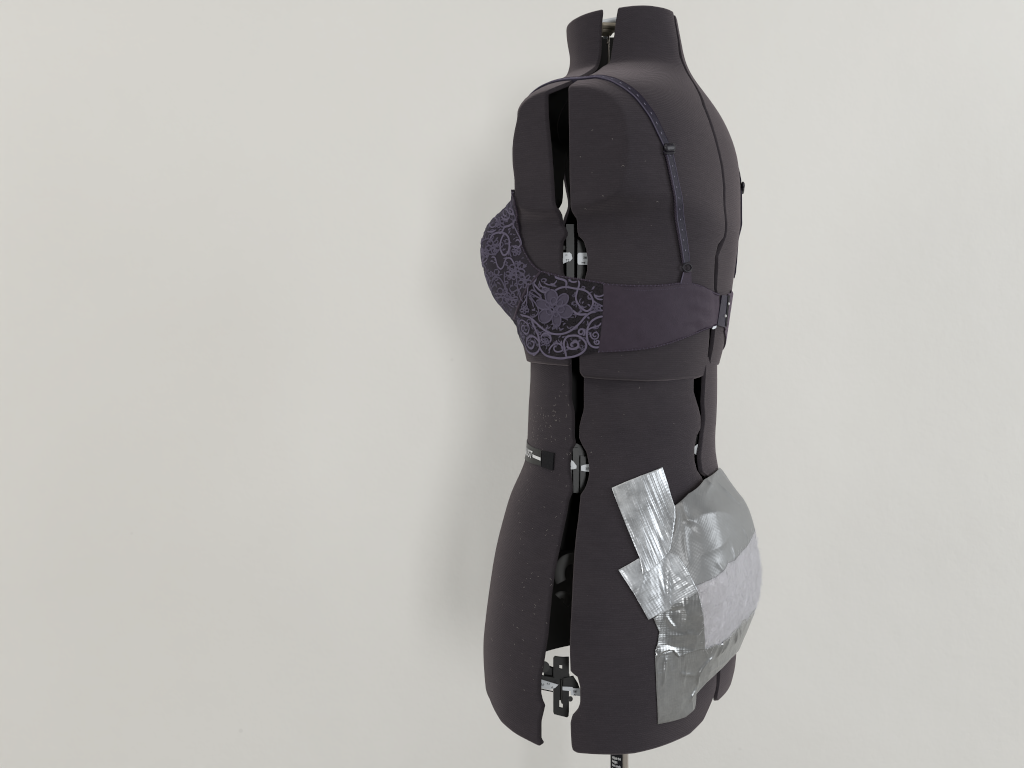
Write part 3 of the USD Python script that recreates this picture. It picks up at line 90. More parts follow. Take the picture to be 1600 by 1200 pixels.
 'lace_thin': [[[74.26,0.0921],[73.46,0.0855],[72.9,0.0798],[70.34,0.0782]],[[74.87,0.093],[77.03,0.0849],[79.6,0.0769],[80.04,0.073],[78.27,0.0684],[75.86,0.0678]],[[74.87,0.093],[78.21,0.0886],[81.81,0.0852],[80.33,0.0893],[76.03,0.0928]],[[75.92,0.087],[76.94,0.0811],[77.4,0.0772]],[[49.12,0.1058],[52.16,0.1111],[55.67,0.1114],[58.22,0.1039],[59.9,0.0947]],[[50.99,0.1054],[46.05,0.1015],[42.21,0.0952],[44.58,0.0876]],[[66.93,0.11],[67.46,0.1021],[68.42,0.0921],[70.75,0.084]],[[59.71,0.1165],[59.13,0.1067],[59.71,0.0986]],[[50.93,0.1456],[48.74,0.1423],[50.76,0.1376],[55.42,0.1363],[57.06,0.1399]],[[43.34,0.1503],[48.36,0.1526],[51.28,0.1526]],[[41.59,0.1323],[41.59,0.1261]],[[61.89,0.0992],[64.35,0.0948],[67.25,0.0963],[69.7,0.09]],[[77.22,0.1022],[78.27,0.0944],[81.84,0.0881]],[[63.87,0.1423],[62.82,0.1366],[63.95,0.1304]],[[56.44,0.0904],[59.11,0.084],[63.04,0.0804]],[[42.38,0.09],[45.71,0.0864],[53.89,0.0868]],[[95.75,0.0689],[94.89,0.0663],[93.41,0.0649],[91.69,0.0653],[90.22,0.0673],[89.39,0.0704],[89.43,0.0737],[90.34,0.0764],[91.86,0.0777],[93.56,0.0773],[95.0,0.0753],[95.79,0.0722],[95.75,0.0689]],[[88.85,0.0569],[87.84,0.0578],[87.06,0.0604],[86.71,0.0639],[86.9,0.0676],[87.57,0.0702],[88.53,0.0713],[89.52,0.0704],[90.3,0.0678],[90.64,0.0642],[90.46,0.0606],[89.81,0.0579],[88.85,0.0569]],[[81.06,0.0622],[80.05,0.0649],[79.98,0.0684],[80.87,0.0718],[82.41,0.074],[84.16,0.0747],[85.68,0.0735],[86.59,0.0708],[86.68,0.0674],[85.92,0.064],[84.48,0.0617],[82.7,0.061],[81.06,0.0622]],[[78.8,0.0823],[79.82,0.0838],[81.49,0.084],[83.32,0.0829],[84.85,0.0807],[85.69,0.078],[85.66,0.0756],[84.75,0.0741],[83.18,0.0739],[81.33,0.075],[79.68,0.0772],[78.75,0.0799],[78.8,0.0823]],[[85.97,0.0932],[87.43,0.0926],[88.64,0.0903],[89.28,0.0868],[89.2,0.0831],[88.41,0.0802],[87.11,0.0789],[85.64,0.0795],[84.39,0.0819],[83.72,0.0854],[83.81,0.0891],[84.64,0.0919],[85.97,0.0932]],[[93.62,0.0877],[94.21,0.0855],[94.1,0.0823],[93.32,0.0792],[92.06,0.0768],[90.66,0.0759],[89.49,0.0767],[88.89,0.079],[89.01,0.0821],[89.82,0.0853],[91.1,0.0876],[92.49,0.0885],[93.62,0.0877]],[[89.36,0.0749],[88.83,0.0724],[87.6,0.0715],[86.37,0.0726],[85.89,0.0752],[86.43,0.0777],[87.68,0.0786],[88.89,0.0775],[89.36,0.0749]],[[92.35,0.0723],[91.85,0.0709],[91.03,0.0703],[90.12,0.0706],[89.37,0.0717],[88.97,0.0734],[89.03,0.0751],[89.55,0.0765],[90.37,0.0771],[91.27,0.0768],[92.02,0.0757],[92.41,0.074],[92.35,0.0723]],[[88.52,0.0664],[88.0,0.0669],[87.63,0.0683],[87.49,0.0702],[87.63,0.0721],[88.01,0.0734],[88.53,0.0739],[89.04,0.0734],[89.41,0.072],[89.55,0.0701],[89.41,0.0682],[89.04,0.0668],[88.52,0.0664]],[[84.64,0.0696],[84.19,0.071],[84.19,0.0728],[84.64,0.0745],[85.42,0.0757],[86.31,0.0759],[87.07,0.0752],[87.51,0.0738],[87.51,0.072],[87.08,0.0703],[86.32,0.0691],[85.43,0.0689],[84.64,0.0696]],[[83.76,0.0801],[84.27,0.0809],[85.08,0.0809],[85.98,0.0803],[86.73,0.079],[87.13,0.0776],[87.08,0.0764],[86.6,0.0756],[85.8,0.0756],[84.9,0.0762],[84.13,0.0774],[83.71,0.0789],[83.76,0.0801]],[[87.48,0.0856],[88.23,0.0852],[88.83,0.0839],[89.12,0.082],[89.03,0.0801],[88.57,0.0786],[87.88,0.078],[87.12,0.0784],[86.51,0.0797],[86.21,0.0815],[86.31,0.0835],[86.77,0.0849],[87.48,0.0856]],[[91.44,0.0823],[91.73,0.0811],[91.63,0.0794],[91.17,0.0778],[90.46,0.0766],[89.71,0.0762],[89.1,0.0767],[88.81,0.0779],[88.92,0.0796],[89.39,0.0812],[90.09,0.0824],[90.84,0.0828],[91.44,0.0823]],[[61.89,0.0919],[61.3,0.0906],[60.17,0.0899],[58.79,0.0898],[57.58,0.0905],[56.93,0.0917],[57.0,0.0931],[57.72,0.0944],[58.83,0.0951],[60.07,0.0952],[61.15,0.0945],[61.82,0.0933],[61.89,0.0919]],[[56.03,0.086],[55.06,0.0863],[54.44,0.0873],[54.35,0.0888],[54.74,0.0903],[55.41,0.0915],[56.24,0.092],[57.04,0.0917],[57.65,0.0907],[57.89,0.0893],[57.66,0.0877],[56.99,0.0865],[56.03,0.086]],[[46.87,0.088],[45.64,0.0892],[46.81,0.0904],[48.83,0.0916],[50.87,0.0926],[52.61,0.093],[53.9,0.0926],[54.59,0.0916],[54.54,0.0902],[53.57,0.0887],[51.78,0.0877],[49.38,0.0874],[46.87,0.088]],[[47.74,0.0958],[49.08,0.0965],[50.73,0.0966],[52.3,0.0963],[53.5,0.0955],[54.11,0.0945],[53.98,0.0935],[53.12,0.0928],[51.63,0.0926],[49.81,0.0929],[48.15,0.0938],[47.36,0.0949],[47.74,0.0958]],[[54.51,0.101],[55.53,0.1009],[56.4,0.1001],[56.86,0.0987],[56.83,0.0971],[56.26,0.0958],[55.27,0.095],[54.12,0.0951],[53.15,0.096],[52.7,0.0974],[52.87,0.0989],[53.56,0.1003],[54.51,0.101]],[[59.82,0.0997],[60.28,0.0988],[60.29,0.0975],[59.84,0.096],[58.99,0.0948],[57.95,0.0942],[57.08,0.0944],[56.63,0.0953],[56.7,0.0966],[57.25,0.0981],[58.11,0.0993],[59.03,0.0999],[59.82,0.0997]],[[56.9,0.0932],[56.22,0.0922],[55.12,0.092],[54.27,0.0926],[54.25,0.0937],[55.0,0.0947],[56.04,0.095],[56.81,0.0944],[56.9,0.0932]],[[50.91,0.1507],[51.71,0.151],[52.61,0.1504],[53.36,0.1493],[53.76,0.1477],[53.75,0.1463],[53.33,0.1452],[52.59,0.1449],[51.72,0.1454],[50.92,0.1466],[50.43,0.1482],[50.44,0.1497],[50.91,0.1507]],[[56.25,0.1493],[56.46,0.1484],[56.34,0.1471],[55.93,0.146],[55.33,0.1452],[54.7,0.1449],[54.2,0.1453],[53.98,0.1463],[54.1,0.1475],[54.53,0.1486],[55.14,0.1494],[55.77,0.1497],[56.25,0.1493]],[[57.83,0.1413],[57.58,0.1401],[56.97,0.1394],[56.17,0.1394],[55.41,0.14],[54.86,0.1412],[54.7,0.1425],[54.97,0.1437],[55.59,0.1444],[56.38,0.1444],[57.14,0.1438],[57.67,0.1427],[57.83,0.1413]],[[53.78,0.1361],[53.29,0.1367],[52.98,0.138],[52.94,0.1395],[53.16,0.1409],[53.59,0.1419],[54.12,0.142],[54.6,0.1415],[54.91,0.1402],[54.96,0.1387],[54.74,0.1373],[54.31,0.1363],[53.78,0.1361]],[[49.37,0.1425],[49.4,0.1438],[49.98,0.1448],[50.88,0.1453],[51.84,0.1452],[52.62,0.1444],[53.05,0.1433],[53.03,0.142],[52.57,0.141],[51.77,0.1404],[50.79,0.1405],[49.9,0.1413],[49.37,0.1425]],[[54.71,0.1435],[54.47,0.1425],[53.88,0.1423],[53.29,0.1429],[53.06,0.144],[53.32,0.145],[53.9,0.1453],[54.48,0.1447],[54.71,0.1435]],[[62.7,0.1208],[63.27,0.122],[64.18,0.1223],[65.2,0.1219],[66.07,0.1208],[66.54,0.1192],[66.47,0.1177],[65.88,0.1166],[64.93,0.1162],[63.88,0.1166],[63.04,0.1178],[62.61,0.1193],[62.7,0.1208]],[[66.94,0.1254],[67.53,0.1248],[67.97,0.1235],[68.16,0.1218],[68.04,0.1201],[67.63,0.119],[67.04,0.1187],[66.45,0.1192],[66.01,0.1205],[65.84,0.1222],[65.98,0.1239],[66.38,0.125],[66.94,0.1254]],[[71.26,0.1218],[71.78,0.1205],[71.84,0.1189],[71.4,0.1174],[70.58,0.1166],[69.6,0.1165],[68.72,0.1172],[68.2,0.1186],[68.17,0.1202],[68.62,0.1216],[69.44,0.1225],[70.4,0.1226],[71.26,0.1218]],[[72.46,0.1124],[71.94,0.1118],[71.05,0.1119],[70.04,0.1126],[69.17,0.1138],[68.69,0.1151],[68.73,0.1162],[69.26,0.1168],[70.15,0.1167],[71.16,0.116],[72.02,0.1148],[72.49,0.1135],[72.46,0.1124]],[[68.34,0.1082],[67.44,0.1087],[66.73,0.1099],[66.38,0.1116],[66.5,0.1133],[67.03,0.1145],[67.84,0.1149],[68.71,0.1145],[69.43,0.1132],[69.79,0.1115],[69.7,0.1099],[69.17,0.1086],[68.34,0.1082]],[[63.61,0.1118],[63.29,0.1129],[63.44,0.1143],[64.0,0.1157],[64.82,0.1166],[65.7,0.1168],[66.4,0.1163],[66.75,0.1152],[66.63,0.1137],[66.07,0.1124],[65.22,0.1115],[64.32,0.1113],[63.61,0.1118]],[[68.59,0.1166],[68.3,0.1155],[67.56,0.1151],[66.81,0.1158],[66.5,0.117],[66.8,0.1181],[67.54,0.1185],[68.28,0.1178],[68.59,0.1166]],[[63.64,0.1187],[64.28,0.1183],[64.78,0.1174],[65.0,0.1162],[64.87,0.115],[64.42,0.1142],[63.78,0.1139],[63.12,0.1143],[62.63,0.1152],[62.44,0.1164],[62.58,0.1176],[63.02,0.1184],[63.64,0.1187]],[[67.42,0.1139],[67.33,0.1131],[66.87,0.1126],[66.16,0.1122],[65.4,0.1123],[64.8,0.1127],[64.52,0.1133],[64.62,0.114],[65.08,0.1146],[65.78,0.1149],[66.52,0.1149],[67.12,0.1145],[67.42,0.1139]],[[66.45,0.1079],[65.87,0.1074],[65.13,0.1075],[64.43,0.1081],[63.97,0.1092],[63.86,0.1103],[64.12,0.1112],[64.68,0.1117],[65.4,0.1116],[66.09,0.111],[66.58,0.1099],[66.71,0.1088],[66.45,0.1079]],[[61.51,0.1081],[61.31,0.1089],[61.43,0.1098],[61.84,0.1108],[62.42,0.1115],[63.03,0.1117],[63.5,0.1114],[63.72,0.1107],[63.62,0.1097],[63.21,0.1087],[62.61,0.1081],[61.99,0.1078],[61.51,0.1081]],[[60.29,0.1149],[60.66,0.1156],[61.29,0.1159],[62.02,0.1157],[62.65,0.115],[63.02,0.114],[63.02,0.113],[62.64,0.1123],[61.99,0.112],[61.24,0.1122],[60.61,0.1129],[60.26,0.1139],[60.29,0.1149]],[[64.56,0.1125],[64.33,0.1117],[63.79,0.1115],[63.27,0.1119],[63.08,0.1128],[63.31,0.1136],[63.84,0.1138],[64.36,0.1134],[64.56,0.1125]],[[44.34,0.1335],[41.59,0.1349],[41.68,0.1359],[41.68,0.1371],[41.71,0.1383],[44.71,0.138],[46.31,0.1377],[47.34,0.1368],[47.86,0.1357],[47.83,0.1344],[47.23,0.1335],[46.1,0.1331],[44.34,0.1335]],[[41.58,0.1399],[41.74,0.1406],[41.67,0.1412],[41.75,0.1413],[41.7,0.1412],[44.47,0.1397],[44.93,0.1389],[44.2,0.1384],[41.7,0.1388],[41.61,0.1386],[41.67,0.1387],[41.6,0.1392],[41.58,0.1399]],[[41.93,0.1458],[43.68,0.1456],[45.79,0.1446],[46.88,0.1435],[47.37,0.1422],[47.28,0.141],[46.6,0.1404],[45.27,0.1404],[42.22,0.1417],[41.78,0.1426],[41.74,0.1438],[41.75,0.145],[41.93,0.1458]],[[50.59,0.1418],[50.71,0.141],[50.45,0.1401],[49.83,0.1394],[49.01,0.139],[48.16,0.1392],[47.55,0.1397],[47.4,0.1406],[47.78,0.1414],[48.52,0.1421],[49.38,0.1424],[50.12,0.1423],[50.59,0.1418]],[[50.88,0.1346],[50.32,0.1341],[49.51,0.1342],[48.62,0.1348],[47.89,0.1359],[47.59,0.137],[47.86,0.138],[48.56,0.1384],[49.44,0.1383],[50.26,0.1377],[50.84,0.1367],[51.07,0.1356],[50.88,0.1346]],[[47.88,0.1385],[47.48,0.1377],[46.57,0.1377],[45.55,0.1384],[45.14,0.1394],[45.76,0.14],[46.8,0.1401],[47.62,0.1394],[47.88,0.1385]],[[59.44,0.1633],[59.01,0.1629],[58.44,0.1629],[57.89,0.1635],[57.47,0.1644],[57.33,0.1654],[57.52,0.1662],[57.99,0.1666],[58.61,0.1665],[59.18,0.166],[59.53,0.1651],[59.64,0.1641],[59.44,0.1633]],[[55.98,0.1626],[55.72,0.1631],[55.64,0.164],[55.77,0.165],[56.1,0.1657],[56.53,0.166],[56.93,0.1659],[57.17,0.1653],[57.22,0.1645],[57.06,0.1635],[56.75,0.1628],[56.35,0.1625],[55.98,0.1626]],[[53.42,0.1678],[53.29,0.1688],[53.59,0.1694],[54.24,0.1696],[55.05,0.1693],[55.75,0.1686],[56.14,0.1677],[56.15,0.1668],[55.8,0.1661],[55.22,0.1659],[54.54,0.1662],[53.88,0.1668],[53.42,0.1678]],[[54.94,0.1727],[55.61,0.1724],[56.32,0.1715],[56.81,0.1703],[56.97,0.1692],[56.83,0.1685],[56.48,0.1682],[56.01,0.1685],[55.49,0.1693],[55.01,0.1704],[54.65,0.1716],[54.59,0.1725],[54.94,0.1727]],[[59.7,0.1691],[59.84,0.1682],[59.61,0.1674],[59.12,0.1669],[58.51,0.1667],[57.91,0.1669],[57.46,0.1676],[57.26,0.1685],[57.4,0.1694],[57.85,0.1699],[58.53,0.1701],[59.22,0.1698],[59.7,0.1691]],[[57.58,0.1668],[57.4,0.1662],[56.96,0.166],[56.5,0.1665],[56.27,0.1673],[56.41,0.1679],[56.88,0.1681],[57.37,0.1676],[57.58,0.1668]],[[69.97,0.1102],[70.73,0.1105],[71.56,0.11],[72.23,0.109],[72.58,0.1076],[72.5,0.1063],[72.03,0.1054],[71.27,0.1051],[70.43,0.1056],[69.74,0.1066],[69.39,0.108],[69.48,0.1093],[69.97,0.1102]],[[75.22,0.1089],[75.4,0.108],[75.24,0.107],[74.77,0.1059],[74.11,0.1052],[73.44,0.1051],[72.93,0.1055],[72.75,0.1063],[72.92,0.1074],[73.41,0.1084],[74.08,0.1091],[74.74,0.1093],[75.22,0.1089]],[[76.61,0.1017],[76.32,0.1006],[75.69,0.1],[74.86,0.1],[74.06,0.1006],[73.52,0.1017],[73.38,0.1029],[73.69,0.1039],[74.36,0.1045],[75.19,0.1045],[75.96,0.1039],[76.48,0.1029],[76.61,0.1017]],[[72.29,0.0972],[71.8,0.0977],[71.5,0.0988],[71.49,0.1002],[71.75,0.1015],[72.21,0.1023],[72.76,0.1025],[73.25,0.1019],[73.55,0.1008],[73.57,0.0995],[73.32,0.0982],[72.85,0.0973],[72.29,0.0972]],[[68.24,0.1029],[68.3,0.104],[68.82,0.105],[69.63,0.1054],[70.54,0.1053],[71.29,0.1047],[71.69,0.1036],[71.64,0.1025],[71.15,0.1016],[70.34,0.1011],[69.42,0.1012],[68.65,0.1018],[68.24,0.1029]],[[73.42,0.1039],[73.17,0.103],[72.57,0.1027],[71.96,0.1032],[71.72,0.1042],[71.97,0.1051],[72.57,0.1054],[73.18,0.1049],[73.42,0.1039]],[[58.09,0.0848],[57.9,0.0858],[58.32,0.0869],[59.17,0.0878],[60.21,0.0882],[61.19,0.0881],[61.9,0.0875],[62.16,0.0865],[61.89,0.0854],[61.1,0.0845],[59.97,0.084],[58.84,0.0841],[58.09,0.0848]],[[59.17,0.0919],[59.75,0.0922],[60.51,0.0919],[61.26,0.0913],[61.81,0.0903],[62.0,0.0894],[61.77,0.0887],[61.17,0.0884],[60.37,0.0887],[59.6,0.0894],[59.08,0.0903],[58.92,0.0912],[59.17,0.0919]],[[63.88,0.094],[64.6,0.0936],[65.09,0.0927],[65.23,0.0915],[64.96,0.0904],[64.33,0.0896],[63.52,0.0894],[62.76,0.0898],[62.27,0.0907],[62.18,0.0919],[62.5,0.093],[63.12,0.0938],[63.88,0.094]],[[67.49,0.0881],[67.22,0.0874],[66.54,0.087],[65.61,0.0869],[64.69,0.0872],[64.05,0.0878],[63.87,0.0885],[64.19,0.0892],[64.9,0.0896],[65.81,0.0897],[66.68,0.0894],[67.29,0.0888],[67.49,0.0881]],[[64.13,0.0826],[63.24,0.0827],[62.46,0.0833],[62.03,0.0843],[62.05,0.0855],[62.47,0.0865],[63.19,0.0871],[64.01,0.087],[64.74,0.0864],[65.21,0.0854],[65.26,0.0842],[64.87,0.0832],[64.13,0.0826]],[[63.75,0.0881],[63.35,0.0873],[62.61,0.0871],[61.98,0.0876],[61.84,0.0884],[62.27,0.0892],[62.98,0.0894],[63.59,0.0889],[63.75,0.0881]],[[69.29,0.1375],[69.42,0.1365],[69.24,0.1357],[68.8,0.1351],[68.23,0.135],[67.67,0.1353],[67.28,0.1361],[67.16,0.137],[67.34,0.1378],[67.77,0.1384],[68.34,0.1385],[68.9,0.1382],[69.29,0.1375]],[[68.82,0.1315],[68.46,0.1315],[68.0,0.1319],[67.55,0.1327],[67.25,0.1336],[67.17,0.1345],[67.33,0.135],[67.68,0.135],[68.14,0.1346],[68.58,0.1338],[68.89,0.1329],[68.97,0.132],[68.82,0.1315]],[[65.74,0.1312],[65.3,0.1318],[65.05,0.1327],[65.06,0.1337],[65.31,0.1345],[65.75,0.135],[66.26,0.1349],[66.7,0.1344],[66.96,0.1335],[66.96,0.1324],[66.7,0.1316],[66.25,0.1312],[65.74,0.1312]],[[63.9,0.1372],[64.12,0.1377],[64.58,0.1378],[65.14,0.1376],[65.67,0.1371],[66.01,0.1364],[66.08,0.1357],[65.86,0.1353],[65.39,0.1351],[64.83,0.1353],[64.3,0.1359],[63.97,0.1365],[63.9,0.1372]],[[66.19,0.1407],[66.67,0.1405],[67.06,0.1398],[67.28,0.1388],[67.25,0.1378],[66.98,0.137],[66.55,0.1368],[66.08,0.137],[65.68,0.1378],[65.47,0.1387],[65.51,0.1397],[65.77,0.1405],[66.19,0.1407]],[[67.31,0.1355],[67.15,0.1349],[66.75,0.1347],[66.34,0.1351],[66.16,0.1358],[66.32,0.1365],[66.72,0.1367],[67.13,0.1363],[67.31,0.1355]],[[84.92,0.0416],[84.75,0.0409],[84.42,0.0405],[84.0,0.0405],[83.62,0.0408],[83.38,0.0413],[83.34,0.042],[83.52,0.0427],[83.87,0.0431],[84.28,0.0431],[84.65,0.0428],[84.89,0.0423],[84.92,0.0416]],[[83.0,0.0383],[82.77,0.0385],[82.61,0.0391],[82.57,0.0398],[82.65,0.0406],[82.83,0.0411],[83.07,0.0414],[83.31,0.0412],[83.47,0.0406],[83.51,0.0398],[83.43,0.0391],[83.25,0.0385],[83.0,0.0383]],[[80.99,0.0402],[80.87,0.0408],[80.97,0.0415],[81.27,0.0421],[81.68,0.0425],[82.09,0.0424],[82.4,0.042],[82.51,0.0414],[82.42,0.0407],[82.13,0.0401],[81.72,0.0397],[81.3,0.0398],[80.99,0.0402]],[[81.52,0.045],[81.8,0.0452],[82.14,0.0449],[82.44,0.0444],[82.63,0.0437],[82.65,0.0431],[82.51,0.0426],[82.24,0.0425],[81.9,0.0427],[81.59,0.0433],[81.4,0.0439],[81.37,0.0446],[81.52,0.045]],[[83.94,0.0456],[84.17,0.0451],[84.21,0.0444],[84.08,0.0437],[83.79,0.0431],[83.43,0.0428],[83.09,0.0429],[82.87,0.0434],[82.82,0.0441],[82.97,0.0449],[83.25,0.0454],[83.61,0.0457],[83.94,0.0456]],[[83.31,0.0421],[83.17,0.0416],[82.87,0.0414],[82.58,0.0416],[82.48,0.0422],[82.63,0.0427],[82.93,0.0429],[83.21,0.0427],[83.31,0.0421]],[[69.99,0.0799],[70.58,0.0801],[71.17,0.0798],[71.61,0.0792],[71.8,0.0783],[71.68,0.0775],[71.28,0.0769],[70.69,0.0767],[70.06,0.077],[69.59,0.0777],[69.4,0.0785],[69.55,0.0794],[69.99,0.0799]],[[73.79,0.0792],[73.89,0.0786],[73.73,0.078],[73.34,0.0773],[72.83,0.0769],[72.32,0.0767],[71.96,0.077],[71.86,0.0775],[72.05,0.0782],[72.46,0.0788],[72.97,0.0793],[73.46,0.0794],[73.79,0.0792]],[[74.55,0.0746],[74.3,0.0739],[73.81,0.0735],[73.19,0.0735],[72.61,0.0739],[72.25,0.0746],[72.19,0.0754],[72.47,0.076],[72.98,0.0764],[73.6,0.0764],[74.14,0.076],[74.49,0.0754],[74.55,0.0746]],[[71.12,0.0717],[70.75,0.0721],[70.57,0.0728],[70.62,0.0736],[70.88,0.0745],[71.28,0.075],[71.71,0.0751],[72.05,0.0747],[72.23,0.074],[72.2,0.0732],[71.96,0.0723],[71.56,0.0718],[71.12,0.0717]],[[68.14,0.0753],[68.27,0.076],[68.75,0.0766],[69.43,0.0769],[70.14,0.0769],[70.68,0.0765],[70.94,0.0758],[70.85,0.0751],[70.42,0.0745],[69.75,0.0742],[69.01,0.0742],[68.42,0.0747],[68.14,0.0753]],[[72.26,0.076],[72.04,0.0754],[71.57,0.0752],[71.13,0.0755],[70.99,0.0762],[71.22,0.0768],[71.69,0.0769],[72.12,0.0766],[72.26,0.076]],[[107.2,0.0716],[106.91,0.0712],[106.57,0.0712],[106.26,0.0717],[106.07,0.0724],[106.05,0.0733],[106.21,0.0739],[106.5,0.0743],[106.84,0.0742],[107.14,0.0738],[107.33,0.073],[107.35,0.0722],[107.2,0.0716]],[[105.02,0.071],[104.91,0.0714],[104.95,0.0721],[105.11,0.0729],[105.36,0.0735],[105.63,0.0737],[105.85,0.0736],[105.95,0.0732],[105.92,0.0725],[105.76,0.0717],[105.51,0.0711],[105.24,0.0709],[105.02,0.071]],[[104.15,0.075],[104.23,0.0757],[104.48,0.0762],[104.83,0.0765],[105.19,0.0763],[105.46,0.0758],[105.56,0.0751],[105.48,0.0744],[105.23,0.0738],[104.88,0.0736],[104.52,0.0738],[104.25,0.0743],[104.15,0.075]],[[105.74,0.0788],[105.96,0.0786],[106.13,0.078],[106.2,0.0772],[106.15,0.0763],[106.01,0.0757],[105.8,0.0755],[105.58,0.0757],[105.41,0.0763],[105.34,0.0771],[105.38,0.078],[105.53,0.0786],[105.74,0.0788]],[[107.54,0.0764],[107.57,0.0757],[107.43,0.075],[107.14,0.0745],[106.79,0.0743],[106.47,0.0745],[106.27,0.0751],[106.24,0.0758],[106.39,0.0765],[106.68,0.077],[107.03,0.0771],[107.34,0.0769],[107.54,0.0764]],[[106.29,0.0746],[106.18,0.074],[105.93,0.0738],[105.68,0.074],[105.58,0.0746],[105.69,0.0752],[105.94,0.0754],[106.19,0.0752],[106.29,0.0746]],[[86.99,0.0552],[86.89,0.0557],[86.94,0.0562],[87.11,0.0567],[87.37,0.0569],[87.64,0.0569],[87.85,0.0566],[87.95,0.0561],[87.91,0.0556],[87.74,0.0551],[87.48,0.0549],[87.21,0.0549],[86.99,0.0552]],[[87.26,0.0594],[87.43,0.0594],[87.64,0.0592],[87.81,0.0587],[87.92,0.0582],[87.92,0.0577],[87.83,0.0574],[87.65,0.0574],[87.45,0.0576],[87.27,0.0581],[87.17,0.0586],[87.16,0.0591],[87.26,0.0594]],[[89.09,0.059],[89.22,0.0586],[89.23,0.058],[89.11,0.0575],[88.88,0.0572],[88.63,0.0571],[88.4,0.0572],[88.26,0.0577],[88.26,0.0582],[88.38,0.0587],[88.61,0.0591],[88.86,0.0592],[89.09,0.059]],[[88.92,0.0547],[88.74,0.0546],[88.53,0.0548],[88.35,0.0553],[88.23,0.0558],[88.23,0.0563],[88.33,0.0566],[88.51,0.0567],[88.72,0.0565],[88.91,0.056],[89.02,0.0555],[89.02,0.055],[88.92,0.0547]],[[88.36,0.057],[88.28,0.0566],[88.08,0.0564],[87.89,0.0566],[87.81,0.057],[87.9,0.0574],[88.1,0.0576],[88.29,0.0574],[88.36,0.057]]],
 'tape_T1': [[139.86,-0.1212],[149.12,-0.1099],[166.49,-0.0987],[201.01,-0.0911]],
 'tape_T1b': [[195.87,-0.1599],[189.38,-0.1637],[183.0,-0.1681],[175.34,-0.1713],[166.61,-0.1772],[161.15,-0.1778],[158.35,-0.1831],[152.81,-0.1897],[146.23,-0.1956],[142.23,-0.199],[136.36,-0.1865],[135.15,-0.1621],[136.97,-0.1441]],
 'tape_A': [[111.33,-0.1022],[116.87,-0.0967],[124.5,-0.0905],[136.13,-0.0828],[137.29,-0.0904],[138.4,-0.0992],[139.24,-0.1109],[140.26,-0.1218],[139.61,-0.1321],[137.67,-0.1471],[136.03,-0.161],[134.76,-0.1658],[131.1,-0.1726],[127.5,-0.1779],[123.38,-0.1832],[122.3,-0.1676],[119.16,-0.1484],[115.37,-0.1256]],
 'tape_B': [[114.27,-0.178],[121.78,-0.1682],[126.84,-0.1694],[134.83,-0.1633],[139.08,-0.1672],[142.29,-0.1795],[144.38,-0.1918],[146.11,-0.2017],[141.07,-0.2099],[135.26,-0.2173],[130.19,-0.2209],[125.25,-0.2253],[119.98,-0.2005]],
 'tape_C': [[127.37,-0.2246],[134.19,-0.2154],[141.14,-0.205],[145.69,-0.198],[146.77,-0.2079],[148.11,-0.2243],[149.15,-0.2406],[150.84,-0.2603],[146.96,-0.2598],[139.26,-0.2641],[138.06,-0.2644],[135.65,-0.2574],[133.33,-0.2568],[130.45,-0.2595],[128.21,-0.2642],[127.96,-0.255],[129.09,-0.2469],[129.72,-0.238]],
 'tape_D': [[127.94,-0.2611],[128.22,-0.2587],[138.53,-0.2557],[146.37,-0.255],[150.43,-0.2595],[154.25,-0.2596],[157.06,-0.2574],[159.4,-0.2599],[163.81,-0.2575],[168.83,-0.2553],[171.32,-0.2504],[176.26,-0.2496],[178.6,-0.2432],[187.86,-0.2452],[192.71,-0.2415]],
 'tape_Db': [[201.11,-0.2475],[201.49,-0.2666],[203.32,-0.2847],[186.37,-0.2879],[169.11,-0.2947],[158.82,-0.3001],[151.25,-0.3082],[151.32,-0.3154],[150.44,-0.3225],[144.57,-0.3278],[137.63,-0.3284],[129.59,-0.3275],[128.55,-0.2945]],
